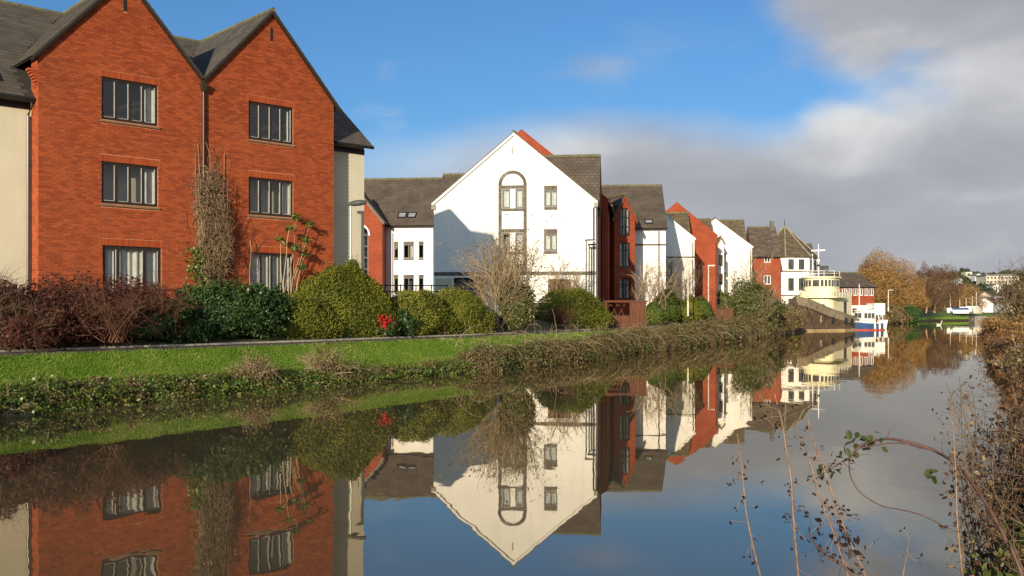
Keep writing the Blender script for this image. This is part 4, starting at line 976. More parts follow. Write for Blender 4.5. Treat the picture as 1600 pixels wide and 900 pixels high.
# small bare tree shrubs among the houses
for i, (px, Y, zb, h, w, lb, mt) in enumerate(((1012,72,1.9,4.6,4.2,'bare pale twiggy tree in front of the brown-roofed house','twigpale'),(1068,84,2.2,5.6,3.6,'bare dark tree leaning against grey panel of white gable','twig'),(1160,92,2.0,6.2,4.4,'bare pale tree in front of the furthest white gable','twigpale'),(885,57,2.0,3.6,2.6,'small pale bare shrub right of the winter shrub','twigpale'))):
    g = np.random.default_rng(100+i); c = P(px, 488, Y); c.z = zb; (s1, a, b, e) = bare_shrub(c, h, w, g, 10, 90, 420, r=.04, wob=.16, up=.03, spread=.6, lean=(-.25,0) if i == 1 else (0,0))
    plant('bare_tree', lb, c, [('branches', s1, mt)], catg='tree')

# ---- the waterside: brambles, herbs, grass
def along(t):                                   # point and normal on the waterline by fraction of pixel range
    i = np.clip((t*(len(WL)-1)), 0, len(WL)-1.001); j = i.astype(int); u = (i-j)[:,None]
    d = unit_v(WL[j+1]-WL[j]); return WL[j]*(1-u)+WL[j+1]*u, np.c_[-d[:,1], d[:,0]]
def wl_index(px):
    return int(np.argmin(np.abs(WL[:,0]/np.maximum(WL[:,1],1)*F+800-px)+np.where(WL[:,1] < 8, 1e6, 0)))
def fringe(px0, px1, n, g, o0, o1):
    a, b = wl_index(px0), wl_index(px1); L = np.r_[0, np.cumsum(np.linalg.norm(np.diff(WL[a:b+1], axis=0), axis=1))]
    s = g.random(n)*L[-1]; x = np.interp(s, L, WL[a:b+1,0]); y = np.interp(s, L, WL[a:b+1,1])
    k = np.clip(np.searchsorted(L, s)-1, 0, b-a-1); d = unit_v(np.diff(WL[a:b+1], axis=0)[k]); o = o0+(o1-o0)*g.random(n)
    return np.c_[x-d[:,1]*o, y+d[:,0]*o], o, s, d
def zprof(o, x):
    z = np.interp(o, PROF_O, PROF_Z); li = 1-.5*np.exp(-((x+5.2)/3.2)**2); return np.where((o > 0)&(o < 2.2), z*(1-(1-li)*(1-o/2.2)), z)
g = np.random.default_rng(111)
# bramble thicket: clumps of leaves and arching canes in one mass along the far bank
parts = []
gparts = []
TOPX, TOPZ = [735,760,830,890,920,960,1000,1040,1100,1140,1165,1215], [.75,.98,1.05,.98,1.12,1.5,1.62,1.45,1.68,1.75,2.3,2.6]
for px0, px1, ncl in ((742,840,36),(820,960,70),(940,1060,64),(1040,1160,64),(1130,1215,46)):
    xy, o, s, d = fringe(px0, px1, ncl, g, -.1, .75)
    for (x, y), oo in zip(xy, o):
        z = zprof(np.array([oo]), np.array([x]))[0]; zt = np.interp(x/y*F+800, TOPX, TOPZ)*(.72+.34*g.random()); h = max(zt-z, .3); sz = .045 if y < 60 else .07
        (gparts if g.random() < .34 else parts).append(leaf_blob((x,y,z+h*.1), (.55+.45*g.random(),.5+.25*g.random(),h*.8), int(1300 if y < 50 else 1000), sz, int(g.integers(1e9)), fill=.5, lump=.35, core=.6, zcut=-.9, jit=1.0, patch=.6))
bt = thing('bramble_thicket', 'brown green bramble thicket overhanging the water along the far bank', 'brambles', tuple(spot(950,.8)), 0, None, 'world', 'stuff')
V,Q,R = cat(parts); np_mesh('leaves', V, Q, M['bramble'], bt, R); V,Q,R = cat(gparts); np_mesh('green_leaves', V, Q, M['bramblegreen'], bt, R)
xy, o, s, d = fringe(735, 1215, 900, g, 0, 1.8); z = zprof(o, xy[:,0])
cn = grow(np.c_[xy, z+.3], np.c_[g.normal(0,.7,(900,2)), np.ones(900)], .35+.5*g.random(900), 6, .2, -.2, g); V,Q,R = tubes(cn, .007, .003, 3, g); np_mesh('canes', V, Q, M['twigpale'], bt, R)
xy, o, s, d = fringe(735, 1215, 160, g, .1, .9); z = zprof(o, xy[:,0])
cn = grow(np.c_[xy, z+.4], np.c_[d[:,1]*.8+g.normal(0,.5,160), -d[:,0]*.8+g.normal(0,.5,160), np.full(160,1.1)], 1.2+1.0*g.random(160), 10, .08, -.20, g); V,Q,R = tubes(cn, .011, .004, 4, g); np_mesh('arching_canes', V, Q, M['twigpale'], bt, R)
# leafy herbs at the left waterside
hb = thing('bank_herbs', 'mixed weeds, ivy and dead leaves along the left waterline', 'weeds', tuple(spot(250,.3)), 0, None, 'world', 'stuff')
xy, o, s, d = fringe(-150, 800, 470, g, -.12, .6); parts = []; parts2 = []
for (x, y), oo in zip(xy, o):
    px = x/y*F+800; low = .45 if 560 < px < 735 else 1.0
    z = zprof(np.array([oo]), np.array([x]))[0]; h = (.10+.20*g.random())*low
    tgt = parts if g.random() < .78 else parts2
    tgt.append(leaf_blob((x,y,z+h*.1), (.32+.3*g.random(),.28,h), 230, .032+.028*g.random(), int(g.integers(1e9)), fill=.7, lump=.4, core=.45, zcut=-.95, jit=1.0))
V,Q,R = cat(parts); np_mesh('leaves', V, Q, M['ivy'], hb, R); V,Q,R = cat(parts2); np_mesh('brown_leaves', V, Q, M['bramble'], hb, R)
n = 1500; xy, o, s, d = fringe(-150, 800, n, g, -.1, .7); z = zprof(o, xy[:,0])
cn = grow(np.c_[xy, z], np.c_[-d[:,1]*-.5+g.normal(0,.5,n), d[:,0]*-.5+g.normal(0,.5,n), np.ones(n)], .2+.35*g.random(n), 5, .2, -.22, g); V,Q,R = tubes(cn, .006, .003, 3, g); np_mesh('stalks', V, Q, M['deadgrass'], hb, R)
# dead shrubs standing at the water's edge
for i, (px, off, h, w, lb) in enumerate(((400,.25,1.05,1.1,'brown dead shrub at the waterline below the laurels'),(512,.3,1.25,1.4,'larger brown dead shrub at the waterline below the largest mound'),(8,.05,.75,1.2,'drooping dead stems at the left waterline'),(762,.1,.9,1.3,'arching dead bramble canes where the thicket begins'))):
    g2 = np.random.default_rng(130+i); c = spot(px, off); (s1, a, b, e) = bare_shrub(c, h, w, g2, 26, 150, 520, r=.012, wob=.25, up=-.06 if i < 2 else -.2, spread=.7)
    pr = [('branches', s1, 'twigpale')]
    if i < 2: pr.append(('leaves', leaf_blob((c.x,c.y,c.z+h*.4), (w*.5,w*.4,h*.5), 1100, .04, 140+i, fill=.8, lump=.3, core=0), 'bramble'))
    plant('dead_shrub', lb, c, pr, 'dead shrubs at the waterline')
# end thicket by the boats
for i, (px, off, w, h, mt, lb, n) in enumerate(((1178,1.2,5.6,4.6,'bramblegreen','big rounded olive shrub where the near bank ends',9000),(1200,.8,4.2,3.0,'bramble','brown shrub overhanging the water below the big olive one',5500),(1226,.8,3.6,2.7,'bramble','brown twiggy shrub right in front of the old boat bow',6000))):
    p = spot(px, off); p.z = max(p.z, .2); g2 = np.random.default_rng(150+i); (s1, a, b, e) = bare_shrub(p, h*1.05, w, g2, 22, 220, 900, r=.03, wob=.2, up=.03, spread=.6)
    plant('bank_shrub', lb, p, [('foliage', leaf_blob((p.x,p.y,p.z+h*.42), (w/2,w*.4,h*.56), n, .12, 160+i, fill=.45, lump=.22, core=.7, zcut=-.9, jit=1.0), mt), ('branches', s1, 'twigpale')], 'shrubs at the end of the bank')
# lawn grass
g = np.random.default_rng(121); n = 90000
a, b = wl_index(-180), wl_index(1150); xy, o, s, d = fringe(-180, 1150, n*2, g, .35, 2.25)
keep = g.random(len(xy)) < np.clip((26/np.maximum(xy[:,1],20))**1.3, .12, 1); xy, o = xy[keep], o[keep]; n = len(xy)
z = zprof(o, xy[:,0]); cl_ = np.sin(xy[:,0]*3.1+1.3*np.sin(xy[:,1]*1.7))*np.sin(xy[:,1]*2.3+xy[:,0]*.9); hgt = (.03+.05*g.random(n)+.03*np.clip(cl_,0,1))*np.where(o < .8, 2.0, 1.0); an = g.random(n)*6.28; wv = np.c_[np.cos(an), np.sin(an)]*.012
base_ = np.c_[xy, z]; tip = base_+np.c_[g.normal(0,.03,(n,2)), hgt]
V = np.stack([base_-np.c_[wv, np.zeros(n)], base_+np.c_[wv, np.zeros(n)], tip], 1).reshape(-1,3)
gr = np_mesh('lawn_grass', V, np.arange(n*3).reshape(n,3), M['grassblade'], None, np.clip(g.normal(.45,.2,n)+.30*cl_, 0, 1)); tag(gr, 'short bright green lawn grass sloping to the water', 'grass', kind='stuff')

# fallen leaves on the lawn and path, and adrift on the water
g = np.random.default_rng(125); xy, o, s, d = fringe(-180, 900, 900, g, .5, 3.5); z = zprof(o, xy[:,0])
V,Q,R = leaves_at(np.c_[xy, z+.03], np.tile((0,0,1.),(900,1)), .05, 1.3, .35, g); fl_ = np_mesh('fallen_leaves', V, Q, M['bramble'], None, R); tag(fl_, 'scattered brown fallen leaves on the lawn and path', 'leaves', kind='stuff')
xy, o, s, d = fringe(-180, 1100, 420, g, -1.6, -.02); V,Q,R = leaves_at(np.c_[xy, np.full(420,.006)], np.tile((0,0,1.),(420,1)), .05, 1.4, .03, g); fl_ = np_mesh('floating_leaves', V, Q, M['bramble'], None, R); tag(fl_, 'dead leaves adrift on the water under the far bank', 'leaves', kind='stuff')

# ------------------------------------------------------------------ street furniture
def lamp_post(name, label, px, off, ztop, mat, Y=None, head='cap', arm=.5, group='path lamp posts', r=.045):
    p = spot(px, off) if Y is None else Vector(((px-800)/F*Y, Y, 2.15)); h = ztop-p.z
    t = thing(name, label, 'lamp post', tuple(p), 0, group, 'local')
    MB().tube([(0,0,-.2),(0,0,1.0),(0,0,1.02),(0,0,h)], [r*1.7,r*1.7,r,r*.85], 10).build('post', M[mat], t)
    if head == 'oval':
        hb = MB(); ring = []
        prof = [(-.14,.03,.0),(.0,.09,.05),(.18,.14,.085),(.38,.15,.085),(.54,.09,.05),(.62,.02,.0)]
        for (x, w, hh) in prof: ring.append([(x, math.cos(a)*w, h+.03+math.sin(a)*(hh+.06)*(1 if math.sin(a) > 0 else .6)+x*.10) for a in np.linspace(0, 2*math.pi, 13)[:-1]])
        for a, b in zip(ring, ring[1:]):
            for i in range(12): hb.face([a[i], a[(i+1)%12], b[(i+1)%12], b[i]])
        hb.face(ring[0]); hb.face(ring[-1][::-1]); hb.build('lamp_head', M['darkpost'], t, smooth=True)
    else:
        MB().hexa([(-.08,-.09,h-.02),(arm,-.11,h+.02),(arm,.11,h+.02),(-.08,.09,h-.02)],[(-.06,-.07,h+.08),(arm-.03,-.09,h+.10),(arm-.03,.09,h+.10),(-.06,.07,h+.08)]).build('lamp_head', M[mat], t)
        MB().box(arm*.35,arm-.05,-.08,.08,h-.03,h+.0).build('lamp_glass', M['whiteframe'], t)
    return t
lamp_post('lamp_post', 'grey lamp post with oval head in front of the cream end wall', 548, 4.7, 6.42, 'steel', head='oval')
lamp_post('lamp_post', 'taller dark lamp post against the right side of the white gable', 916, 0, 6.55, 'darkpost', Y=57.6, arm=.55)
lamp_post('lamp_post', 'slightly shorter dark lamp post beside the tall dark one', 920.5, 0, 6.35, 'darkpost', Y=58.6, arm=.42)
lamp_post('lamp_post', 'pale lamp post in front of the mossy roofed white gable', 1075, 0, 6.45, 'palepost', Y=76, arm=.5)
lamp_post('lamp_post', 'pale lamp post in front of the red gable', 1107, 0, 6.5, 'palepost', Y=88, arm=.6, r=.06)
lamp_post('lamp_post', 'grey lamp post left of the furthest white gable tree', 1147, 0, 6.55, 'steel', Y=102, arm=.5)
lamp_post('lamp_post', 'distant pale lamp post before the orange willow', 1388, 0, 6.4, 'palepost', Y=181, arm=.8, r=.09)

rl = thing('garden_railing', 'brown metal railing with crossed braces below the left gable', 'railing', (BO[0],BO[1],2.2), TH, space='z')
for x0, x1 in ((2.7,4.02),(4.12,5.4)):
    MB().tube([(x0,-.9,2.98),(x1,-.9,2.98)], .022, 6).build('rail', M['rail'], rl); MB().tube([(x0,-.9,2.2),(x1,-.9,2.2)], .022, 6).build('rail', M['rail'], rl)
    MB().tube([(x0,-.9,2.22),(x1,-.9,2.96)], .012, 6).build('brace', M['rail'], rl); MB().tube([(x0,-.92,2.96),(x1,-.92,2.22)], .012, 6).build('brace', M['rail'], rl)
    for x in (x0, x1): MB().box(x-.025,x+.025,-.925,-.875,1.5,3.06).build('post', M['rail'], rl)
fr = thing('path_railing', 'dark two-rail fence behind the golden mounds before the annex', 'railing', tuple(P(578,488,52)), 0, None, 'world')
for z in (3.72, 3.38): MB().tube([P(578,488,52).to_2d().to_3d()+Vector((0,0,z)), P(700,488,53).to_2d().to_3d()+Vector((0,0,z))], .03, 6).build('rail', M['darkpost'], fr)
for k in range(6):
    q = P(578+k*24,488,52+k*.2); MB().box(q.x-.03,q.x+.03,q.y-.03,q.y+.03,2.1,3.78).build('post', M['darkpost'], fr)

# rust-brown timber shelter beside the path
p = spot(946, 3.95); sh = thing('timber_shelter', 'rust brown timber shelter with crossed lattice opening beside the path', 'shelter', tuple(p), math.radians(3), None, 'local')
W_, H_ = pxw(64, p.y), pxw(38, p.y)
for x in (0, W_*.60, W_*.96): MB().box(x,x+.11,0,.11,-.2,H_).build('post', M['timber'], sh)
for x in (0, W_*.96): MB().box(x,x+.11,1.6,1.71,-.2,H_).build('post', M['timber'], sh)
MB().box(-.06,W_+.1,-.05,.16,H_,H_+.1).build('beam', M['timber'], sh); MB().box(-.06,W_+.1,1.55,1.75,H_,H_+.1).build('beam', M['timber'], sh)
n = 9
for i in range(n): x = .115+i*(W_*.60-.12)/n; MB().box(x,x+(W_*.60-.12)/n-.012,.03,.06,-.2,H_*.40).build('board', M['timber'], sh)
for i in range(6): x = W_*.60+.115+i*(W_*.36-.12)/6; MB().box(x,x+(W_*.36-.12)/6-.012,.03,.06,-.2,H_*.98).build('board', M['timber'], sh)
MB().box(.115,W_*.60-.005,.01,.10,H_*.40,H_*.40+.07).build('rail', M['timber'], sh)
for i in range(3):
    a, b = .15+i*(W_*.58-.1)/3, .15+(i+1)*(W_*.58-.1)/3
    MB().tube([(a,1.62,H_*.42),(b-.05,1.62,H_*.92)], .03, 6).build('lattice_bar', M['timber'], sh); MB().tube([(b-.05,1.66,H_*.42),(a,1.66,H_*.92)], .03, 6).build('lattice_bar', M['timber'], sh)
for i in range(6): MB().box(-.04,-.012,.12+i*.25,.12+i*.25+.235,-.2,H_*.98).build('board', M['timber'], sh)
# low fence of timber boards by the end thicket
q0 = P(1118, 488, 84); tf = thing('board_fence', 'low orange brown board fence by the far lamp posts', 'fence', (q0.x,q0.y,2.0), math.radians(-5), None, 'local')
for i in range(11): MB().box(i*.14,i*.14+.125,0,.03,-.7,.55+.02*(i % 2)).build('board', M['timber'], tf)
for x in (0,.75,1.45): MB().box(x,x+.09,.03,.12,-.7,.62).build('post', M['timber'], tf)

# ------------------------------------------------------------------ boats
M['hulldark'] = pm('weathered_dark_hull', (.055,.042,.032), (.11,.07,.045), rough=.6, scale=1.4, detail=8, streak=((.20,.10,.05), .7))
M['hullgrey'] = pm('drab_bulwark', (.25,.21,.145), (.19,.155,.105), rough=.6, scale=1.2, streak=((.14,.09,.05), .5))
M['boot'] = pm('waterline_paint', (.42,.31,.17), (.30,.22,.12), rough=.6, scale=2)
M['boatcream'] = pm('cream_paint', (.74,.69,.47), (.68,.62,.42), rough=.5, scale=1, streak=((.45,.34,.2), .3))
M['boatwhite'] = pm('white_paint', (.80,.79,.76), (.74,.73,.70), rough=.45, scale=1, streak=((.5,.42,.33), .25))
M['boatblue'] = pm('blue_paint', (.04,.085,.21), (.03,.065,.16), rough=.4, scale=1)
M['boatred'] = pm('red_paint', (.42,.06,.03), (.36,.05,.03), rough=.5)
M['deck'] = pm('deck_planks', (.20,.15,.10), (.15,.11,.075), rough=.8, scale=4)
M['rubber'] = pm('black_rubber', (.02,.02,.02), rough=.8)
def loft(rows):
    """rows of points from bow to stern, mirrored about the keel plane"""
    mb = MB()
    for a, b in zip(rows, rows[1:]):
        for i in range(len(a)-1):
            mb.face([a[i], a[i+1], b[i+1], b[i]]); f = lambda p: (p[0],-p[1],p[2]); mb.face([f(b[i]), f(b[i+1]), f(a[i+1]), f(a[i])])
    return mb
def hull_rows(L, beam, sheer, flare, levels, bow_rake=.09, n=22, full=.5):
    out = []
    for lv in levels:
        row = []
        for i in range(n+1):
            s = i/n; zt = sheer(s); z = lv[0]*zt+lv[1]; k = np.clip((z+.4)/(sheer(0)+.4), 0, 1)
            b = beam/2*(min(1, (max(s-(1-k)*.05,0)/.36))**full)*(1-.22*max(0,(s-.75)/.25)**2)*(1-flare*(1-k)*(1-min(s/.4,1))**.7)
            x = s*L-bow_rake*L*(k-.35)*(1-s)**3
            row.append((x, max(b,.015), z))
        out.append(row)
    return out
bow = P(1250, 517, 113); ax = math.atan2(.80,.60)
tug = thing('old_tugboat', 'old tug with weathered dark hull, cream wheelhouse and white mast', 'boat', (bow.x,bow.y,0), ax, None, 'local')
sheer = lambda s: 1.75+2.35*(1-min(s/.62,1))**1.7+.25*max(0,s-.7)
R_ = hull_rows(18.5, 5.6, sheer, .55, [(0,-.5),(0,.0),(0,.22),(.35,0),(.70,-.05),(1,-1.0)])
loft(R_[2:]).build('hull', M['hulldark'], tug, smooth=True); loft(R_[:3]).build('waterline_band', M['boot'], tug, smooth=True)
R2 = hull_rows(18.5, 5.6, sheer, .55, [(1,-1.0),(1,-.5),(1,0)])
R2 = [[(x,y+.015,z) for x,y,z in r] for r in R2]; loft(R2).build('bulwark', M['hullgrey'], tug, smooth=True)
cap = MB(); top = R2[-1]
for a, b in zip(top, top[1:]):
    for s in (1,-1): cap.hexa([(a[0],s*(a[1]-.1),a[2]-.02),(a[0],s*(a[1]+.05),a[2]-.02),(b[0],s*(b[1]+.05),b[2]-.02),(b[0],s*(b[1]-.1),b[2]-.02)],[(a[0],s*(a[1]-.1),a[2]+.05),(a[0],s*(a[1]+.05),a[2]+.05),(b[0],s*(b[1]+.05),b[2]+.05),(b[0],s*(b[1]-.1),b[2]+.05)])
cap.build('gunwale', M['hullgrey'], tug)
dk = MB()
for a, b in zip(R_[-1], R_[-1][1:]): dk.face([(a[0],a[1],a[2]+.1),(a[0],-a[1],a[2]+.1),(b[0],-b[1],b[2]+.1),(b[0],b[1],b[2]+.1)])
dk.face([(18.5,R_[0][-1][1],-.5),(18.5,-R_[0][-1][1],-.5),(18.5,-R2[-1][-1][1],sheer(1)),(18.5,R2[-1][-1][1],sheer(1))]); dk.build('deck', M['deck'], tug)
st_ = MB()
for i in range(len(R2[0])-1):
    a, b = R2[0][i], R2[0][i+1]
    for s in (1,-1): st_.tube([(a[0],s*(a[1]+.03),a[2]),(b[0],s*(b[1]+.03),b[2])], .07, 6, False)
st_.build('rubbing_strake', M['hulldark'], tug)
def house_block(t, name, x0, x1, hw, z0, z1, mat, round_=.5, seg=5, rake=0.):
    """deckhouse with a rounded front"""
    pl = [(x1,hw),(x1,-hw)]+[(x0+round_*(1-math.cos(a))+0, -hw+0*a) for a in ()]
    pts = [(x1,-hw)]+[(x0+round_*(1-math.sin(a)), -(hw-round_)-round_*math.cos(a)) for a in np.linspace(0, math.pi/2, seg)]+[(x0+round_*(1-math.cos(a)), (hw-round_)+round_*math.sin(a)) for a in np.linspace(0, math.pi/2, seg)]+[(x1,hw)]
    mb = MB(); n = len(pts)
    for i in range(n):
        a, b = pts[i], pts[(i+1) % n]; mb.face([(b[0],b[1],z0),(a[0],a[1],z0),(a[0]+rake,a[1],z1),(b[0]+rake,b[1],z1)])
    mb.face([(p[0]+rake,p[1],z1) for p in pts]); return mb.build(name, M[mat], t), pts
house_block(tug, 'deckhouse', 4.6, 12.5, 2.1, 1.2, 4.75, 'boatcream', 1.1)
house_block(tug, 'bridge_deck', 4.0, 9.5, 2.75, 4.0, 4.15, 'boatcream', 1.2)
wh_, pts = house_block(tug, 'wheelhouse', 5.4, 8.2, 1.95, 4.75, 6.45, 'boatcream', 1.4, 6)
house_block(tug, 'wheelhouse_roof', 5.15, 8.5, 2.15, 6.45, 6.62, 'boatcream', 1.5, 6)
for (a, b) in zip(pts, pts[1:]):
    a = Vector((*a,0)); b = Vector((*b,0)); l = (b-a).length
    if l < .3: continue
    m_ = max(1, int(l/.85)); d = (b-a)/l; nn = Vector((-d.y,d.x,0)); 
    if nn.dot(Vector(((a.x+b.x)/2-7,(a.y+b.y)/2,0))) < 0: nn = -nn
    for i in range(m_):
        c0 = a+d*(l*(i+.14)/m_); c1 = a+d*(l*(i+.86)/m_)
        MB().hexa([tuple(v+Vector((0,0,5.42))) for v in (c0+nn*.03,c0-nn*.02,c1-nn*.02,c1+nn*.03)],[tuple(v+Vector((0,0,6.2))) for v in (c0+nn*.03,c0-nn*.02,c1-nn*.02,c1+nn*.03)]).build('window', M['paneflat'], tug)
for y in (-1.2, 0, 1.2): MB().tube([(4.57,y,3.1),(4.63,y,3.1)], .17, 10).build('porthole', M['paneflat'], tug)
rb = MB()
for z in (7.0, 7.3):
    rb.tube([(8.3,-1.95,z),(6.3,-1.95,z),(5.4,-1.0,z),(5.3,1.0,z),(6.3,1.95,z),(8.3,1.95,z)], .03, 5)
for q in ((8.3,-1.95),(6.3,-1.95),(5.4,-1.0),(5.3,1.0),(6.3,1.95),(8.3,1.95)): rb.tube([(*q,6.6),(*q,7.3)], .03, 5)
rb.build('top_rail', M['boatwhite'], tug)
MB().tube([(6.3,0,6.6),(6.3,0,10.6)], [.10,.06], 8).build('mast', M['boatwhite'], tug)
yb = MB(); yb.tube([(6.3,-.85,9.85),(6.3,.85,9.85)], .11, 8); yb.build('yard', M['boatwhite'], tug)
MB().box(6.2,6.4,-.18,.18,8.5,8.75).build('navigation_light', M['boatwhite'], tug); MB().box(6.15,6.45,-.12,.12,7.9,8.15).build('navigation_light', M['frame'], tug)
MB().tube([(8.4,1.5,6.6),(8.7,1.6,9.6)], .06, 6).build('aerial', M['boatwhite'], tug); MB().tube([(8.2,1.0,6.6),(8.2,1.0,9.2)], .02, 5).build('aerial', M['frame'], tug)
an_ = MB(); hx = 3.0; hy = np.interp(hx, [p_[0] for p_ in R_[3]], [p_[1] for p_ in R_[3]])
an_.tube([(hx,-hy-.16,1.0),(hx+.1,-hy-.22,1.9)], .07, 6); an_.tube([(hx-.35,-hy-.10,1.35),(hx,-hy-.18,1.0),(hx+.4,-hy-.20,1.3)], .06, 6); an_.tube([(hx-.2,-hy-.16,1.75),(hx+.4,-hy-.26,1.85)], .05, 6)
an_.build('anchor', M['bargeboard'], tug)
for x in (.8, 1.9): 
    yy = np.interp(x, [p_[0] for p_ in R2[1]], [p_[1] for p_ in R2[1]]); zz = sheer(x/18.5)-.55
    MB().tube([(x,-yy-.04,zz),(x,-yy+.05,zz)], .14, 8).build('fairlead', M['frame'], tug)
MB().box(2.4,3.2,-.4,.4,2.6,3.5).build('windlass', M['bargeboard'], tug)
MB().tube([(2.0,0,2.8),(2.0,0,4.6),(2.35,-.2,4.9)], .06, 6).build('vent_pipe', M['boatcream'], tug)
MB().tube([(10.8,0,4.7),(10.9,0,6.2)], .5, 12).build('funnel', M['boatcream'], tug)

bp_ = P(1327, 514.5, 121); wb_ = thing('blue_workboat', 'small blue hulled workboat with white cabin, frames and fenders beside the tug', 'boat', (bp_.x,bp_.y,0), math.radians(18), None, 'local'); wb_.scale = (.88,.88,.88)
sh2 = lambda s: 1.0+.35*(1-min(s/.5,1))**1.5
Rb = hull_rows(5.4, 2.4, sh2, .3, [(0,-.3),(0,.14),(.6,0),(1,0)], n=14, full=.42)
loft(Rb[1:]).build('hull', M['boatblue'], wb_, smooth=True); loft(Rb[:2]).build('waterline_band', M['boatred'], wb_, smooth=True)
dk = MB()
for a, b in zip(Rb[2], Rb[2][1:]): dk.face([(a[0],a[1],a[2]+.1),(a[0],-a[1],a[2]+.1),(b[0],-b[1],b[2]+.1),(b[0],b[1],b[2]+.1)])
e = Rb[-1][-1]; e0 = Rb[0][-1]; dk.face([(e0[0],e0[1],e0[2]),(e0[0],-e0[1],e0[2]),(e[0],-e[1],e[2]),(e[0],e[1],e[2])]); dk.build('deck', M['deck'], wb_)
gw = MB(); 
for s in (1,-1): gw.tube([(p_[0],s*p_[1],p_[2]+.02) for p_ in Rb[-1]], .06, 6)
gw.build('gunwale', M['boatwhite'], wb_)
house_block(wb_, 'cabin', 1.5, 3.8, .92, .6, 2.75, 'boatwhite', .4, 4); house_block(wb_, 'cabin_roof', 1.3, 4.0, 1.05, 2.75, 2.87, 'boatwhite', .4, 4)
for i in range(3): MB().box(1.85+i*.62,2.35+i*.62,-.95,-.90,1.75,2.45).build('window', M['paneflat'], wb_)
for i in range(2): MB().box(1.47,1.53,-.72+i*.78,-.06+i*.78,1.75,2.45).build('window', M['paneflat'], wb_)
for x in (4.3, 5.0):
    MB().tube([(x,-.95,.8),(x-.1,-.95,2.9),(x-.5,-.6,3.7),(x-.5,.6,3.7),(x-.1,.95,2.9),(x,.95,.8)], .075, 6).build('gantry_frame', M['boatwhite'], wb_)
MB().hexa([(2.6,-.25,2.9),(2.9,-.25,2.9),(4.6,-.25,3.6),(4.3,-.25,3.6)],[(2.6,.25,2.9),(2.9,.25,2.9),(4.6,.25,3.6),(4.3,.25,3.6)]).build('boom', M['boatwhite'], wb_)
MB().tube([(1.7,0,2.87),(1.7,0,6.6)], [.07,.045], 8).build('mast', M['boatwhite'], wb_); MB().tube([(1.7,-.35,5.2),(1.7,.35,5.2)], .05, 6).build('yard', M['boatwhite'], wb_)
for i, x in enumerate((3.4,4.2,5.0)):
    MB().tube([(x,-1.27,.12),(x,-1.29,.25),(x,-1.27,.85),(x,-1.22,1.05)], [.06,.13,.13,.03], 8).build('fender', M['boatwhite'], wb_)
MB().tube([(-.05,0,.15),(-.05,0,.8)], .16, 8).build('fender', M['boatred'], wb_); MB().tube([(5.5,-.6,.2),(5.5,-.6,.9)], .16, 8).build('fender', M['boatred'], wb_)
for y in (-1.1, 1.1):
    MB().tube([(3.9,y,1.0),(4.6,y,2.2),(5.2,y,1.0)], .05, 6).build('stern_frame', M['boatwhite'], wb_)
rr_ = MB()
for y in (-1.12, 1.12):
    rr_.tube([(.5,y*.75,1.85),(1.4,y,1.75),(5.2,y,1.7)], .025, 5); rr_.tube([(.5,y*.75,1.5),(1.4,y,1.4),(5.2,y,1.35)], .018, 5)
    for x in (.6,1.4,2.3,3.2,4.1,5.1): rr_.tube([(x,y*(.78 if x < 1 else 1),1.0),(x,y*(.78 if x < 1 else 1),1.78)], .022, 5)
rr_.build('guard_rail', M['steel'], wb_)
for i, (x, y) in enumerate(((4.5,-.5),(4.9,.3),(1.0,.0))): MB().tube([(x,y,1.0),(x,y,1.15),(x,y,1.5),(x,y,1.6)], [.1,.22,.22,.1], 8).build('buoy', M['boatred' if i != 1 else 'frame'], wb_)
MB().box(.7,1.3,-.5,.5,1.0,1.45).build('hatch', M['bargeboard'], wb_); MB().box(2.0,2.9,-.4,.4,2.9,3.25).build('life_raft', M['boatwhite'], wb_)
# tyres along the tug's side, ropes and rails
for x in (5.2, 7.6, 10.0, 12.4):
    yy = np.interp(x, [p_[0] for p_ in R2[0]], [p_[1] for p_ in R2[0]])
    tm = MB(); cc = Vector((x,-yy-.14,1.05+.3*(12.4-x)/8)); ring = [cc+Vector((math.cos(a)*.30,0,math.sin(a)*.30)) for a in np.linspace(0, 2*math.pi, 15)]
    tm.tube(ring, .10, 6, False); tm.build('tyre_fender', M['rubber'], tug)
    MB().tube([(x,-yy-.06,cc.z+.28),(x,-yy-.03,sheer(x/18.5))], .02, 5).build('fender_rope', M['deck'], tug)
dr = MB()
for y in (-2.6, 2.6):
    for z in (4.65, 5.05): dr.tube([(5.0,y,z),(9.4,y,z)], .025, 5)
    for x in (5.0,6.1,7.2,8.3,9.4): dr.tube([(x,y,4.15),(x,y,5.05)], .025, 5)
dr.build('bridge_rail', M['boatwhite'], tug)
MB().tube([(.4,-.3,3.6),(-2.2,-2.4,1.9),(-5.0,-4.2,1.2)], .03, 5).build('mooring_rope', M['deck'], tug)
MB().box(9.4,10.4,-2.13,-2.08,2.0,3.6).build('door', M['frame'], tug)
# white barge house beyond
bh = P(1322, 488, 134); wbg = thing('white_houseboat', 'white cabin boat half hidden behind the blue workboat', 'boat', (bh.x,bh.y,0), math.radians(8), None, 'local')
hb_ = MB(); hb_.hexa([(-.4,-1.3,-.3),(5.2,-1.3,-.3),(5.2,1.3,-.3),(-.4,1.3,-.3)],[(-.8,-1.5,1.2),(5.4,-1.5,1.2),(5.4,1.5,1.2),(-.8,1.5,1.2)]); hb_.build('hull', M['boatwhite'], wbg)
MB().box(0,3.0,-1.2,1.2,1.2,3.1).build('cabin', M['boatwhite'], wbg); MB().box(-.2,3.2,-1.35,1.35,3.1,3.22).build('cabin_roof', M['boatwhite'], wbg)
for i in range(3): MB().box(.3+i*.9,.95+i*.9,-1.24,-1.19,2.2,2.8).build('window', M['paneflat'], wbg)
MB().box(3.6,5.2,-1.1,1.1,1.9,3.5).build('deck_box', M['boatwhite'], wbg); MB().tube([(-.2,0,1.2),(-.2,0,4.2)], .05, 6).build('mast', M['boatwhite'], wbg)
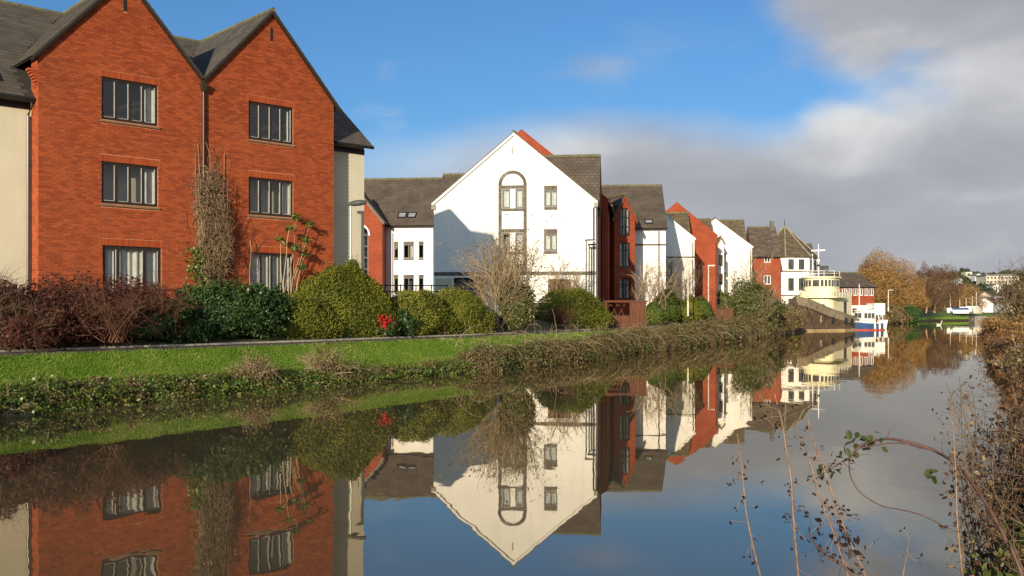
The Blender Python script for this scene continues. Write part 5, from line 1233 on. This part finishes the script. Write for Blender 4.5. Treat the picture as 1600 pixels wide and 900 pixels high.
# ------------------------------------------------------------------ far shore
def far_tree(name, label, px, Y, py_top, wpx, mat, seed, n=8000, zb=2.1, bark='bark', crown=.62, trunks=1, group='trees on the far shore', size=.16, fill=.75, lump=.3, asp=7, core=0, shape=1.0):
    g = np.random.default_rng(seed); c = np.array(((px-800)/F*Y, Y, zb)); h = EYE+(HZ-py_top)/F*Y-zb; w = wpx/F*Y
    tr = []
    st = np.repeat(c[None], trunks, 0)+np.c_[g.normal(0,.6,(trunks,2))*(trunks > 1), np.zeros(trunks)]
    a = grow(st, np.c_[g.normal(0,.06,(trunks,2)), np.ones(trunks)], np.full(trunks,h*.55), 6, .05, .02, g); tr.append(tubes(a, h*.028, h*.012, 6, g))
    s, d, _, t = fork(a, 16*trunks, .65, g, .35, 1, .3); b = grow(s, d, h*.42*(.6+.5*g.random(len(s))), 6, .12, .04, g); tr.append(tubes(b, h*.011, h*.004, 4, g))
    s, d, _, t = fork(b, 150, .6, g, .2, 1, .1); e = grow(s, d, h*.2*(.5+.8*g.random(len(s))), 5, .15, .03, g); tr.append(tubes(e, h*.004, h*.0015, 3, g))
    s, d, _, t = fork(e, 700, .6, g, .2, 1, .05); e2 = grow(s, d, h*.1*(.5+.8*g.random(len(s))), 3, .15, .0, g); tr.append(tubes(e2, h*.0018, h*.0008, 3, g))
    lf = leaf_blob((c[0],c[1],c[2]+h*(1-crown*.55)), (w/2,w/2,h*crown*.56), n, size, seed+1, fill=fill, lump=lump, core=core, zcut=-.95, jit=1.2, asp=asp)
    t = plant(name, label, c, [('trunk', cat(tr), bark), ('crown', lf, mat)], group, catg='tree')
    return t
far_tree('willow_tree', 'large rounded orange willow right of the boats', 1372, 195, 408, 92, 'orangetwig', 201, n=42000, crown=.85, core=.4, size=.085)
far_tree('willow_tree', 'smaller orange willow right of the large one', 1422, 215, 440, 50, 'orangetwig', 202, n=22000, crown=.95, core=.4, size=.085)
far_tree('willow_tree', 'hazy brown tree behind the brick house roof', 1336, 230, 434, 46, 'browntwig', 203, n=12000, crown=.9, size=.085)
far_tree('oak_tree', 'bare olive brown tree with pale trunk on far lawn', 1447, 232, 434, 50, 'browntwig', 204, n=9000, bark='twigpale', crown=.75, trunks=1, size=.07)
far_tree('oak_tree', 'second bare tree with slim pale trunk beside the olive brown one', 1460, 240, 430, 50, 'browntwig', 205, n=9000, bark='twigpale', crown=.8, size=.07)
far_tree('beech_tree', 'tall red brown bare tree behind the far lawn', 1447, 275, 418, 48, 'browntwig', 206, n=22000, crown=.9, core=.3, size=.10)
far_tree('beech_tree', 'spreading bare tree top right of the tall red brown one', 1476, 280, 416, 50, 'browntwig', 207, n=10000, crown=.85, size=.10)
far_tree('beech_tree', 'low red brown trees mass before the hillside', 1502, 330, 448, 60, 'orangetwig', 208, n=14000, crown=.98, core=.5, size=.14)
bushes = ((1421,200,28,474,'laurel','green bush at the corner of the far lawn'),(1398,188,40,478,'bramble','brown scrub at the water left of the green bush'),(1378,176,30,484,'bramble','low brown scrub right of the white boats'),(1408,190,26,490,'bramble','small scrub at the waterline below the green bush'),(1354,168,26,470,'bramble','brown scrub behind the blue workboat'))
for i, (px, Y, wpx, pyt, mt, lb) in enumerate(bushes):
    w = wpx/F*Y; h = EYE+(HZ-pyt)/F*Y-.5; c = P(px,488,Y); c.z = .5; g = np.random.default_rng(220+i)
    plant('shore_bush', lb, c, [('foliage', leaf_blob((c.x,c.y,c.z+h*.4), (w/2,w*.4,h*.6), 3000, .2, 230+i, fill=.35, lump=.25, core=.75, zcut=-.9, jit=1.0), mt), ('stems', stems(c, 6, h*.5, w*.4, g, .05), 'twig')], 'bushes on the far shore')
# hillside behind the town
def hill_mesh():
    nx, ny = 60, 14; V = []; g = np.random.default_rng(9)
    for j in range(ny):
        for i in range(nx):
            x = 150+i*22; y = 420+j*45; k = j/(ny-1); a = np.clip((x/y-.38)/.10, 0, 1); a = a*a*(3-2*a)
            V.append((x, y, 2.0+a*36*(k**1.1)*(1+.12*math.sin(x*.02)+.08*math.sin(x*.05+y*.02))))
    Q = [(j*nx+i, j*nx+i+1, (j+1)*nx+i+1, (j+1)*nx+i) for j in range(ny-1) for i in range(nx-1)]
    return np.array(V), np.array(Q)
V, Q = hill_mesh(); hill = np_mesh('hillside', V, Q, M['ground'], smooth=True); hill['kind'] = 'structure'
def hill_z(x, y):
    if y < 420: return 2.1
    k = (y-420)/585; a = float(np.clip((x/y-.38)/.10, 0, 1)); a = a*a*(3-2*a); return 2.0+a*36*(max(k,0)**1.1)*(1+.12*math.sin(x*.02)+.08*math.sin(x*.05+y*.02))
g = np.random.default_rng(240); parts = []
for k in range(150):
    y = 380+g.random()*520; x = y*(.40+.18*g.random()); z = hill_z(x, y); s = 4+5*g.random()
    parts.append(leaf_blob((x,y,z+s*.45), (s*.8,s*.8,s*.65), 260, .9, int(g.integers(1e9)), fill=.4, lump=.3, core=.8, jit=1.))
fw = thing('hillside_wood', 'dull green wood covering the distant hillside', 'wood', (260,520,5), 0, None, 'world', 'stuff'); V,Q,R = cat(parts); np_mesh('crowns', V, Q, M['fartree'], fw, R)
M['farcream'] = pm('far_cream_render', (.62,.56,.44), rough=.9); M['farred'] = pm('far_red_wall', (.30,.075,.07), rough=.9); M['farroof'] = pm('far_grey_roof', (.22,.21,.20), (.16,.15,.14), rough=.85, scale=.2); M['farwhite'] = pm('far_white_wall', (.78,.76,.72), rough=.9)
def far_block(name, label, px0, px1, py0, py1, Y, mat, roof=None, rows=0, cols=0, depth=10, ridge=0, catg='building', zb=None):
    a = P(px0, py1, Y); b = P(px1, py0, Y); t = thing(name, label, catg, (a.x,a.y,a.z), 0, None, 'world'); w = b.x-a.x
    z0 = a.z if zb is None else zb
    MB().box(a.x,b.x,Y,Y+depth,z0-2,b.z).build('wall', M[mat], t)
    if ridge:
        for s in (0,1):
            x0 = a.x-.3 if s == 0 else b.x+.3; xm = (a.x+b.x)/2
            MB().slab([(x0,Y-.4,b.z-.1),(x0,Y+depth,b.z-.1),(xm,Y+depth,b.z+ridge),(xm,Y-.4,b.z+ridge)], .2).build('roof', M[roof or mat], t)
        MB().face([(a.x,Y-.02,b.z),(b.x,Y-.02,b.z),((a.x+b.x)/2,Y-.02,b.z+ridge-.15)]).build('gable_wall', M[mat], t)
    elif roof: MB().box(a.x-.5,b.x+.5,Y-.5,Y+depth,b.z+.02,b.z+.9).build('roof', M[roof], t)
    for r in range(rows):
        for c in range(cols):
            x = a.x+w*(c+.25)/cols; z = a.z+(b.z-a.z)*(r+.28)/rows
            MB().box(x,x+w*.5/cols,Y-.06,Y+.05,z,z+(b.z-a.z)*.48/rows).build('window', M['paneflat'], t)
    return t
far_block('apartment_block', 'long pale cream block with window rows on the hill', 1541, 1592, 431, 450, 640, 'farcream', 'farroof', 3, 9, 14)
far_block('church_tower', 'square pale church tower on the hill skyline', 1509, 1519, 425, 434, 760, 'farcream', None, 1, 1, 8, catg='tower')
far_block('hill_house', 'small white house left of the church tower', 1494, 1504, 437, 442, 620, 'farwhite', 'farroof', 1, 3, 8, 1.5, catg='house')
far_block('hill_house', 'small pale house right of the church tower', 1524, 1534, 430, 435, 700, 'farwhite', 'farroof', 1, 3, 8, 1.5, catg='house')
far_block('hill_house', 'pale house below the long cream block', 1552, 1566, 446, 453, 560, 'farwhite', 'farroof', 1, 4, 8, 1.2, catg='house')
far_block('hill_house', 'pale house to the right below the long cream block', 1572, 1590, 452, 459, 540, 'farcream', 'farroof', 1, 5, 8, 1.2, catg='house')
far_block('boat_shed', 'wide white gabled shed on the far quay', 1524, 1552, 476, 487, 335, 'farwhite', 'farwhite', 0, 0, 18, 2.4, catg='shed')
far_block('boat_shed', 'low grey roofed shed left of the white gabled one', 1500, 1524, 472, 487, 350, 'farroof', 'farroof', 0, 0, 14, 1.5, catg='shed')
far_block('red_building', 'flat red building right of the white shed', 1555, 1575, 467, 484, 345, 'farred', 'farroof', 2, 4, 12)
far_block('quay_house', 'white house at the right of the red building', 1576, 1590, 472, 486, 330, 'farwhite', 'farroof', 2, 3, 10, 1.6, catg='house')
far_block('quay_house', 'dark roofed house behind the low sheds', 1528, 1548, 462, 478, 400, 'farcream', 'farroof', 1, 4, 10, 1.8, catg='house')
far_block('quay_wall', 'grey stone quay block at the water before the far sheds', 1523, 1542, 494, 506, 230, 'farroof', None, 0, 0, 3, catg='quay', zb=.5)
for i, (px, Y, L, mt, lb) in enumerate(((1489,262,5.5,'boatblue','boat under a blue cover on the far bank'),(1501,264,5,'boatwhite','white cruiser right of the blue covered boat'),(1511,268,5.5,'boatwhite','small white boat next to the far white cruiser'),(1480,266,4,'boatwhite','white dinghy left of the blue covered boat'),(1521,258,5,'farcream','cream launch nearest the stone quay block'))):
    q = P(px, 488, Y); t = thing('moored_boat', lb, 'boat', (q.x,q.y,2.15), math.radians(10*i), 'boats laid up on the far bank', 'local')
    L *= .75; rr = hull_rows(L, 1.7, lambda s: .8, .3, [(0,-.2),(1,0)], n=10, full=.45); o = loft(rr).build('hull', M['boatwhite' if mt == 'boatblue' else mt], t, smooth=True)
    rows = [(x, y+.03, z) for x, y, z in rr[-1]]; cv = MB()
    for a, b in zip(rows, rows[1:]):
        for s in (1,-1): f = [(a[0],s*a[1],.78),(b[0],s*b[1],.78),(b[0],0,1.35+.25*(i%3)),(a[0],0,1.35+.25*(i%3))]; cv.face(f if s < 0 else f[::-1])
    cv.build('cover', M[mt], t); MB().tube([(L*.45,0,1.2),(L*.45,0,3.6+i*.5)], .05, 5).build('mast', M['boatwhite'], t)
# white duck on the water
dq = P(1467, 508, 168); dk_ = thing('water_bird', 'white and dark bird floating before the far lawn', 'bird', (dq.x,dq.y,0), .3, None, 'local')
bb_ = MB(); rg_ = []
for x, r, z in ((-.55,.03,.22),(-.4,.16,.15),(-.1,.26,.13),(.25,.22,.14),(.42,.10,.22),(.50,.07,.42),(.54,.065,.62),(.62,.09,.74),(.72,.06,.74),(.82,.02,.70)):
    rg_.append([(x, math.cos(a)*r, z+math.sin(a)*r*.8) for a in np.linspace(0, 2*math.pi, 9)[:-1]])
for a, b in zip(rg_, rg_[1:]):
    for i in range(8): bb_.face([a[i], a[(i+1)%8], b[(i+1)%8], b[i]])
bb_.face(rg_[0]); bb_.face(rg_[-1][::-1]); bb_.build('body', M['boatwhite'], dk_, smooth=True)
MB().hexa([(-.45,-.2,.25),(.15,-.27,.22),(.15,.27,.22),(-.45,.2,.25)],[(-.5,-.08,.34),(.1,-.12,.42),(.1,.12,.42),(-.5,.08,.34)]).build('wing', M['frame'], dk_)

# ------------------------------------------------------------------ right bank and foreground plants
M['rustleaf'] = leaf_mat('rusty_leaf', (.10,.05,.02), (.20,.10,.04), (.32,.20,.10), trans=.2)
for i, (px, Y, wpx, pyt, zb, mt, tw, lb, n) in enumerate(((1606,66,88,418,1.2,'bramble','twig','tall brown twiggy tree shrub at the right edge of the river',5000),(1650,38,150,490,.8,'orangetwig','twig','rusty brown thicket on the right bank',5000),(1565,88,60,492,.8,'orangetwig','twigpale','low rusty scrub on the right bank near stone quay',3500),(1640,24,130,535,.6,'bramble','twigpale','brown bramble mass on the right bank, behind the nearest brambles',4500))):
    g = np.random.default_rng(300+i); c = P(px,488,Y); c.z = zb; h = EYE+(HZ-pyt)/F*Y-zb; w = wpx/F*Y
    (s1, a, b, e) = bare_shrub(c, h*1.15, w, g, 22, 220, 1100, r=.03*max(h,1.5)/3, wob=.2, up=.02, spread=.65)
    plant('river_thicket', lb, c, [('branches', s1, tw), ('foliage', leaf_blob((c.x,c.y,c.z+h*.42), (w/2,w*.4,h*.55), n, .10 if Y > 50 else .06, 310+i, fill=.6, lump=.25, core=.5, zcut=-.9, jit=1.1), mt)], 'thickets on the right bank')
# rusty bramble fringe along the right bank
g = np.random.default_rng(315); parts = []; ln = NB[(NB[:,1] > 14)&(NB[:,1] < 190)]
for k in range(90):
    i = int(g.integers(0, len(ln)-1)); u = g.random(); q = ln[i]*(1-u)+ln[i+1]*u; d = unit_v(ln[i+1]-ln[i]); q = q+np.array((d[1],-d[0]))*(.1+1.5*g.random()); h = .5+.7*g.random()
    parts.append(leaf_blob((q[0],q[1],.15+h*.2), (.8+.6*g.random(),.9,h*.8), 700, .05 if q[1] < 60 else .09, int(g.integers(1e9)), fill=.6, lump=.35, core=.6, zcut=-.9, jit=1.1, patch=.6))
rb_ = thing('right_bank_brambles', 'rusty bramble fringe along the right bank waterline', 'brambles', (20,42,.1), 0, None, 'world', 'stuff'); V,Q,R = cat(parts); np_mesh('leaves', V, Q, M['rustleaf'], rb_, R)
# nearest bramble bush
g = np.random.default_rng(321); c = P(1590, 900, 5.6); c.z = .35
inframe = lambda p, lim: p[(p[:,:,0]/p[:,:,1]*F+800).min(1) > lim]      # the bush keeps to the bank, clear of the open water
tw = []; st = np.c_[c.x+np.abs(g.normal(0,.5,260))-.05, c.y+g.normal(.25,.45,260), np.full(260,.3)]
a = grow(st, np.c_[g.normal(-.02,.16,260), g.normal(-.05,.25,260), np.ones(260)], .9+.7*g.random(260), 9, .16, -.015, g); a = inframe(a, 1478); tw.append(tubes(a, .006, .0025, 4, g))
s, d, _, t = fork(a, 1500, .7, g, .25, 1, .1); b = grow(s, d, .12+.20*g.random(1500), 5, .25, 0, g); b = inframe(b, 1462); tw.append(tubes(b, .0026, .0011, 3, g))
s, d, _, t = fork(b, 3600, .8, g, .2, 1, .1); e = grow(s, d, .05+.10*g.random(3600), 3, .3, 0, g); e = inframe(e, 1455); tw.append(tubes(e, .0014, .0007, 3, g))
ends = np.concatenate([e[:, -1], b[:, -1]]); nn = len(ends)
lf = leaves_at(ends[: int(nn*.55)], g.normal(0,1,(int(nn*.55),3))+(0,-.4,.5), .019, 1.6, .6, g)
pk = g.random(nn) < .10; pale = leaves_at(ends[pk], g.normal(0,1,(pk.sum(),3))+(0,-.5,.5), .026, 1.4, .5, g)
low = leaf_blob((c.x+.25,c.y-.1,.6), (.5,.4,.5), 1500, .034, 323, fill=.5, lump=.3, core=0, zcut=-.6)
core_ = leaf_blob((c.x+.55,c.y+.35,.75), (.62,.5,1.05), 9000, .022, 324, fill=.6, lump=.25, core=.55, jit=1.2)
M['brownleaf'] = leaf_mat('brown_dead_leaf', (.045,.020,.012), (.10,.045,.024), (.20,.11,.055), trans=.2)
plant('bramble_bush', 'dense dark brown bramble bush in the right foreground', c, [('stems', cat(tw), 'twigbrown' if 'twigbrown' in M else 'twig'), ('dead_leaves', cat([lf, core_]), 'brownleaf'), ('pale_leaves', pale, 'deadgrass'), ('green_leaves', low, 'bramblegreen')], catg='bramble bush')
# single stalks, each its own plant, with side twigs and dry seed heads
def path3(pts, Y, g, wob=.0):
    p = np.array([P(x, y, Y+wob*math.sin(i*1.3)) for i, (x, y) in enumerate(pts)]); q = []
    for i in range(len(p)-1):
        a = p[max(i-1,0)]; b = p[i]; c_ = p[i+1]; d = p[min(i+2,len(p)-1)]
        for t in np.linspace(0, 1, 5, endpoint=False): q.append(.5*((2*b)+(-a+c_)*t+(2*a-5*b+4*c_-d)*t*t+(-a+3*b-3*c_+d)*t**3))
    q.append(p[-1]); return np.array(q)
M['stalk'] = pm('tan_stalk', (.30,.19,.115), (.17,.095,.06), rough=.6, scale=30, spec=.4)
M['stalkdark'] = pm('purple_brown_cane', (.12,.06,.05), (.07,.038,.03), rough=.6, scale=30, spec=.4)
M['deadleaf'] = leaf_mat('black_dead_leaf', (.012,.009,.007), (.03,.02,.014), trans=.1)
def stalk(label, pts, Y, r, seed, mat='stalk', ntw=16, nseed=3, tip=.5, drop=0):
    g = np.random.default_rng(seed); base = P(*pts[-1], Y); gp = Vector((base.x+.05, base.y, .30))
    t = thing('dry_stalk', label, 'plant stalk', tuple(gp), 0, 'dry stalks at the near water edge', 'world')
    pth = path3(pts, Y, g, .03); pth = np.concatenate([pth, np.array([[base.x+.03,base.y,(base.z+.3)/2],[gp.x,gp.y,.28]])])
    k = len(pth); n = np.linspace(tip*r, r, k)
    MB().tube([tuple(v) for v in pth], list(n), 7).build('stem', M[mat], t, smooth=True)
    P1 = pth[None, : int(k*.92)]; s, d, _, tt = fork(P1, ntw, .9, g, .02, .95, .15); b = grow(s, d, .03+.09*g.random(ntw), 5, .22, .05, g)
    V,Q,R = tubes(b, .0016, .0008, 4, g); np_mesh('twigs', V, Q, M[mat], t, R)
    if nseed:
        e = np.repeat(b[:, -1], nseed, 0)+g.normal(0,.008,(ntw*nseed,3)); V,Q,R = leaves_at(e, g.normal(0,1,e.shape), .011, 1.6, .5, g); np_mesh('seed_heads', V, Q, M['deadleaf'], t, R)
    if drop:
        c0 = pth[int(k*.72)]; e = c0+g.normal(0,1,(drop,3))*(.035,.02,.04); V,Q,R = leaves_at(e, g.normal(0,1,e.shape), .017, 2.0, .5, g); np_mesh('dead_leaves', V, Q, M['deadleaf'], t, R)
    return t
stalk('leftmost thin dry stalk standing over the water', [(1152,678),(1158,720),(1162,760),(1166,800),(1176,850),(1192,915)], 3.95, .0042, 331)
stalk('twisted tall dry stalk, second from the left', [(1210,616),(1222,660),(1228,700),(1236,750),(1239,800),(1243,850),(1249,915)], 3.9, .005, 332, ntw=26)
stalk('leaning dry stalk with black leaves, third from the left', [(1244,672),(1262,710),(1275,755),(1290,800),(1305,840),(1330,915)], 3.85, .0042, 333, mat='stalk', ntw=24, drop=14)
stalk('leaning thicker stalk crossing right of the black leaved one', [(1262,654),(1275,700),(1292,745),(1308,795),(1326,840),(1360,915)], 4.0, .005, 334, mat='stalk', ntw=24, drop=16)
stalk('straight tan stalk beside the right bramble bush', [(1488,660),(1491,700),(1494,750),(1495,800),(1499,850),(1505,915)], 4.1, .0048, 335, ntw=7, nseed=0)
stalk('short thin stalk between the leaning stalks and the bush', [(1421,842),(1416,870),(1408,915)], 3.9, .003, 336, ntw=5)
stalk('short dark forked stalk at the bottom of the picture', [(1262,835),(1290,868),(1320,885),(1345,915)], 3.8, .006, 337, mat='stalkdark', ntw=18, drop=8)
# arching bramble cane with green leaves, each leaf a piece of its own
ar0 = P(1600, 880, 4.6); br = thing('bramble_cane', 'arching purple bramble cane with green leaves reaching over the water', 'bramble', (ar0.x+.1,ar0.y,.4), 0, None, 'world'); g = np.random.default_rng(341)
main = path3([(1270,752),(1290,737),(1312,724),(1327,715),(1345,696),(1380,686),(1412,689),(1445,698),(1475,712),(1500,731),(1530,770),(1560,820),(1590,880),(1605,930)], 4.35, g, .04)
main = np.concatenate([main, [[ar0.x+.1, ar0.y, .38]]]); k = len(main)
MB().tube([tuple(v) for v in main], [.0022+.0075*(i/(k-1))**.8 for i in range(k)], 7).build('cane', M['stalkdark'], br, smooth=True)
loop = path3([(1327,716),(1328,740),(1338,762),(1355,778),(1380,791),(1410,797),(1440,805),(1475,822),(1500,834)], 4.38, g, .02); MB().tube([tuple(v) for v in loop], .0028, 6).build('shoot', M['stalkdark'], br, smooth=True)
sec = path3([(1345,700),(1400,692),(1440,700),(1470,708),(1490,725)], 4.30, g, .01); MB().tube([tuple(v) for v in sec], .0035, 6).build('shoot', M['stalkdark'], br, smooth=True)
s, d, _, t = fork(main[None, 6:-8], 60, 1.0, g, 0, 1, 0); th_ = grow(s, d, np.full(60,.012), 2, 0, 0, g); V,Q,R = tubes(th_, .0012, .0003, 3, g); np_mesh('thorns', V, Q, M['stalkdark'], br, R)
s, d, _, t = fork(main[None, 2:-8], 12, .8, g, 0, 1, 0); tw_ = grow(s, d, .05+.08*g.random(12), 5, .2, -.02, g); V,Q,R = tubes(tw_, .0018, .0008, 4, g); np_mesh('twigs', V, Q, M['stalkdark'], br, R)
M['leafgreen'] = leaf_mat('dull_bramble_leaf', (.03,.045,.014), (.06,.075,.022), (.11,.11,.04), trans=.2)
def leaf_mesh():
    mb = MB(); n = 6
    for i in range(n):
        a, b = i/n, (i+1)/n; wa, wb = math.sin(math.pi*min(a*.92+.04,1))**.8*.36, math.sin(math.pi*min(b*.92+.04,1))**.8*.36
        za, zb = -.12*a*a, -.12*b*b
        for s in (1,-1): q = [(a,0,za),(b,0,zb),(b,s*wb*(1.06 if i % 2 else .94),zb+.10*wb*2),(a,s*wa,za+.10*wa*2)]; mb.face(q if s > 0 else q[::-1], .3+.3*(i % 2))
    return mb.mesh('leaf')
lm_ = leaf_mesh(); lm_.materials.append(M['leafgreen'])
sp = []
for _ in range(26): sp.append((1350+g.normal(0,18), 690+g.normal(0,9), .034))
for _ in range(6): sp.append((1291+g.normal(0,9), 735+g.normal(0,5), .032))
for _ in range(4): sp.append((1466+g.normal(0,8), 733+g.normal(0,9), .04))
for _ in range(3): sp.append((1322+g.normal(0,8), 712+g.normal(0,6), .03))
for (x, y, L) in sp:
    o = bpy.data.objects.new('leaf', lm_); C.objects.link(o); o.parent = br; q = P(x, y, 4.35+g.normal(0,.035)); o.location = q-br.location
    L *= .8+.5*g.random(); o.scale = (L,L,L); o.rotation_euler = (g.normal(0,.7)+.4, g.normal(.5,.5), g.random()*6.28)
# near-bank grass and low weeds under the stalks
g = np.random.default_rng(351); n = 16000
ln = NB[(NB[:,1] > -2)&(NB[:,1] < 22)]; i = g.integers(0, len(ln)-1, n); u = g.random(n)[:,None]; q = ln[i]*(1-u)+ln[i+1]*u; d = unit_v(ln[i+1]-ln[i]); q = q+np.c_[d[:,1], -d[:,0]]*(.1+3.2*g.random(n)[:,None]**1.3)
bl = grow(np.c_[q, np.full(n,.35)], np.c_[g.normal(0,.3,(n,2)), np.ones(n)], .15+.25*g.random(n), 4, .12, -.08, g); V,Q,R = tubes(bl, .004, .001, 3, g)
gg = np_mesh('near_grass', V, Q, M['grassblade'], None, R); tag(gg, 'rough grass on the near bank below the stalks', 'grass', kind='stuff')
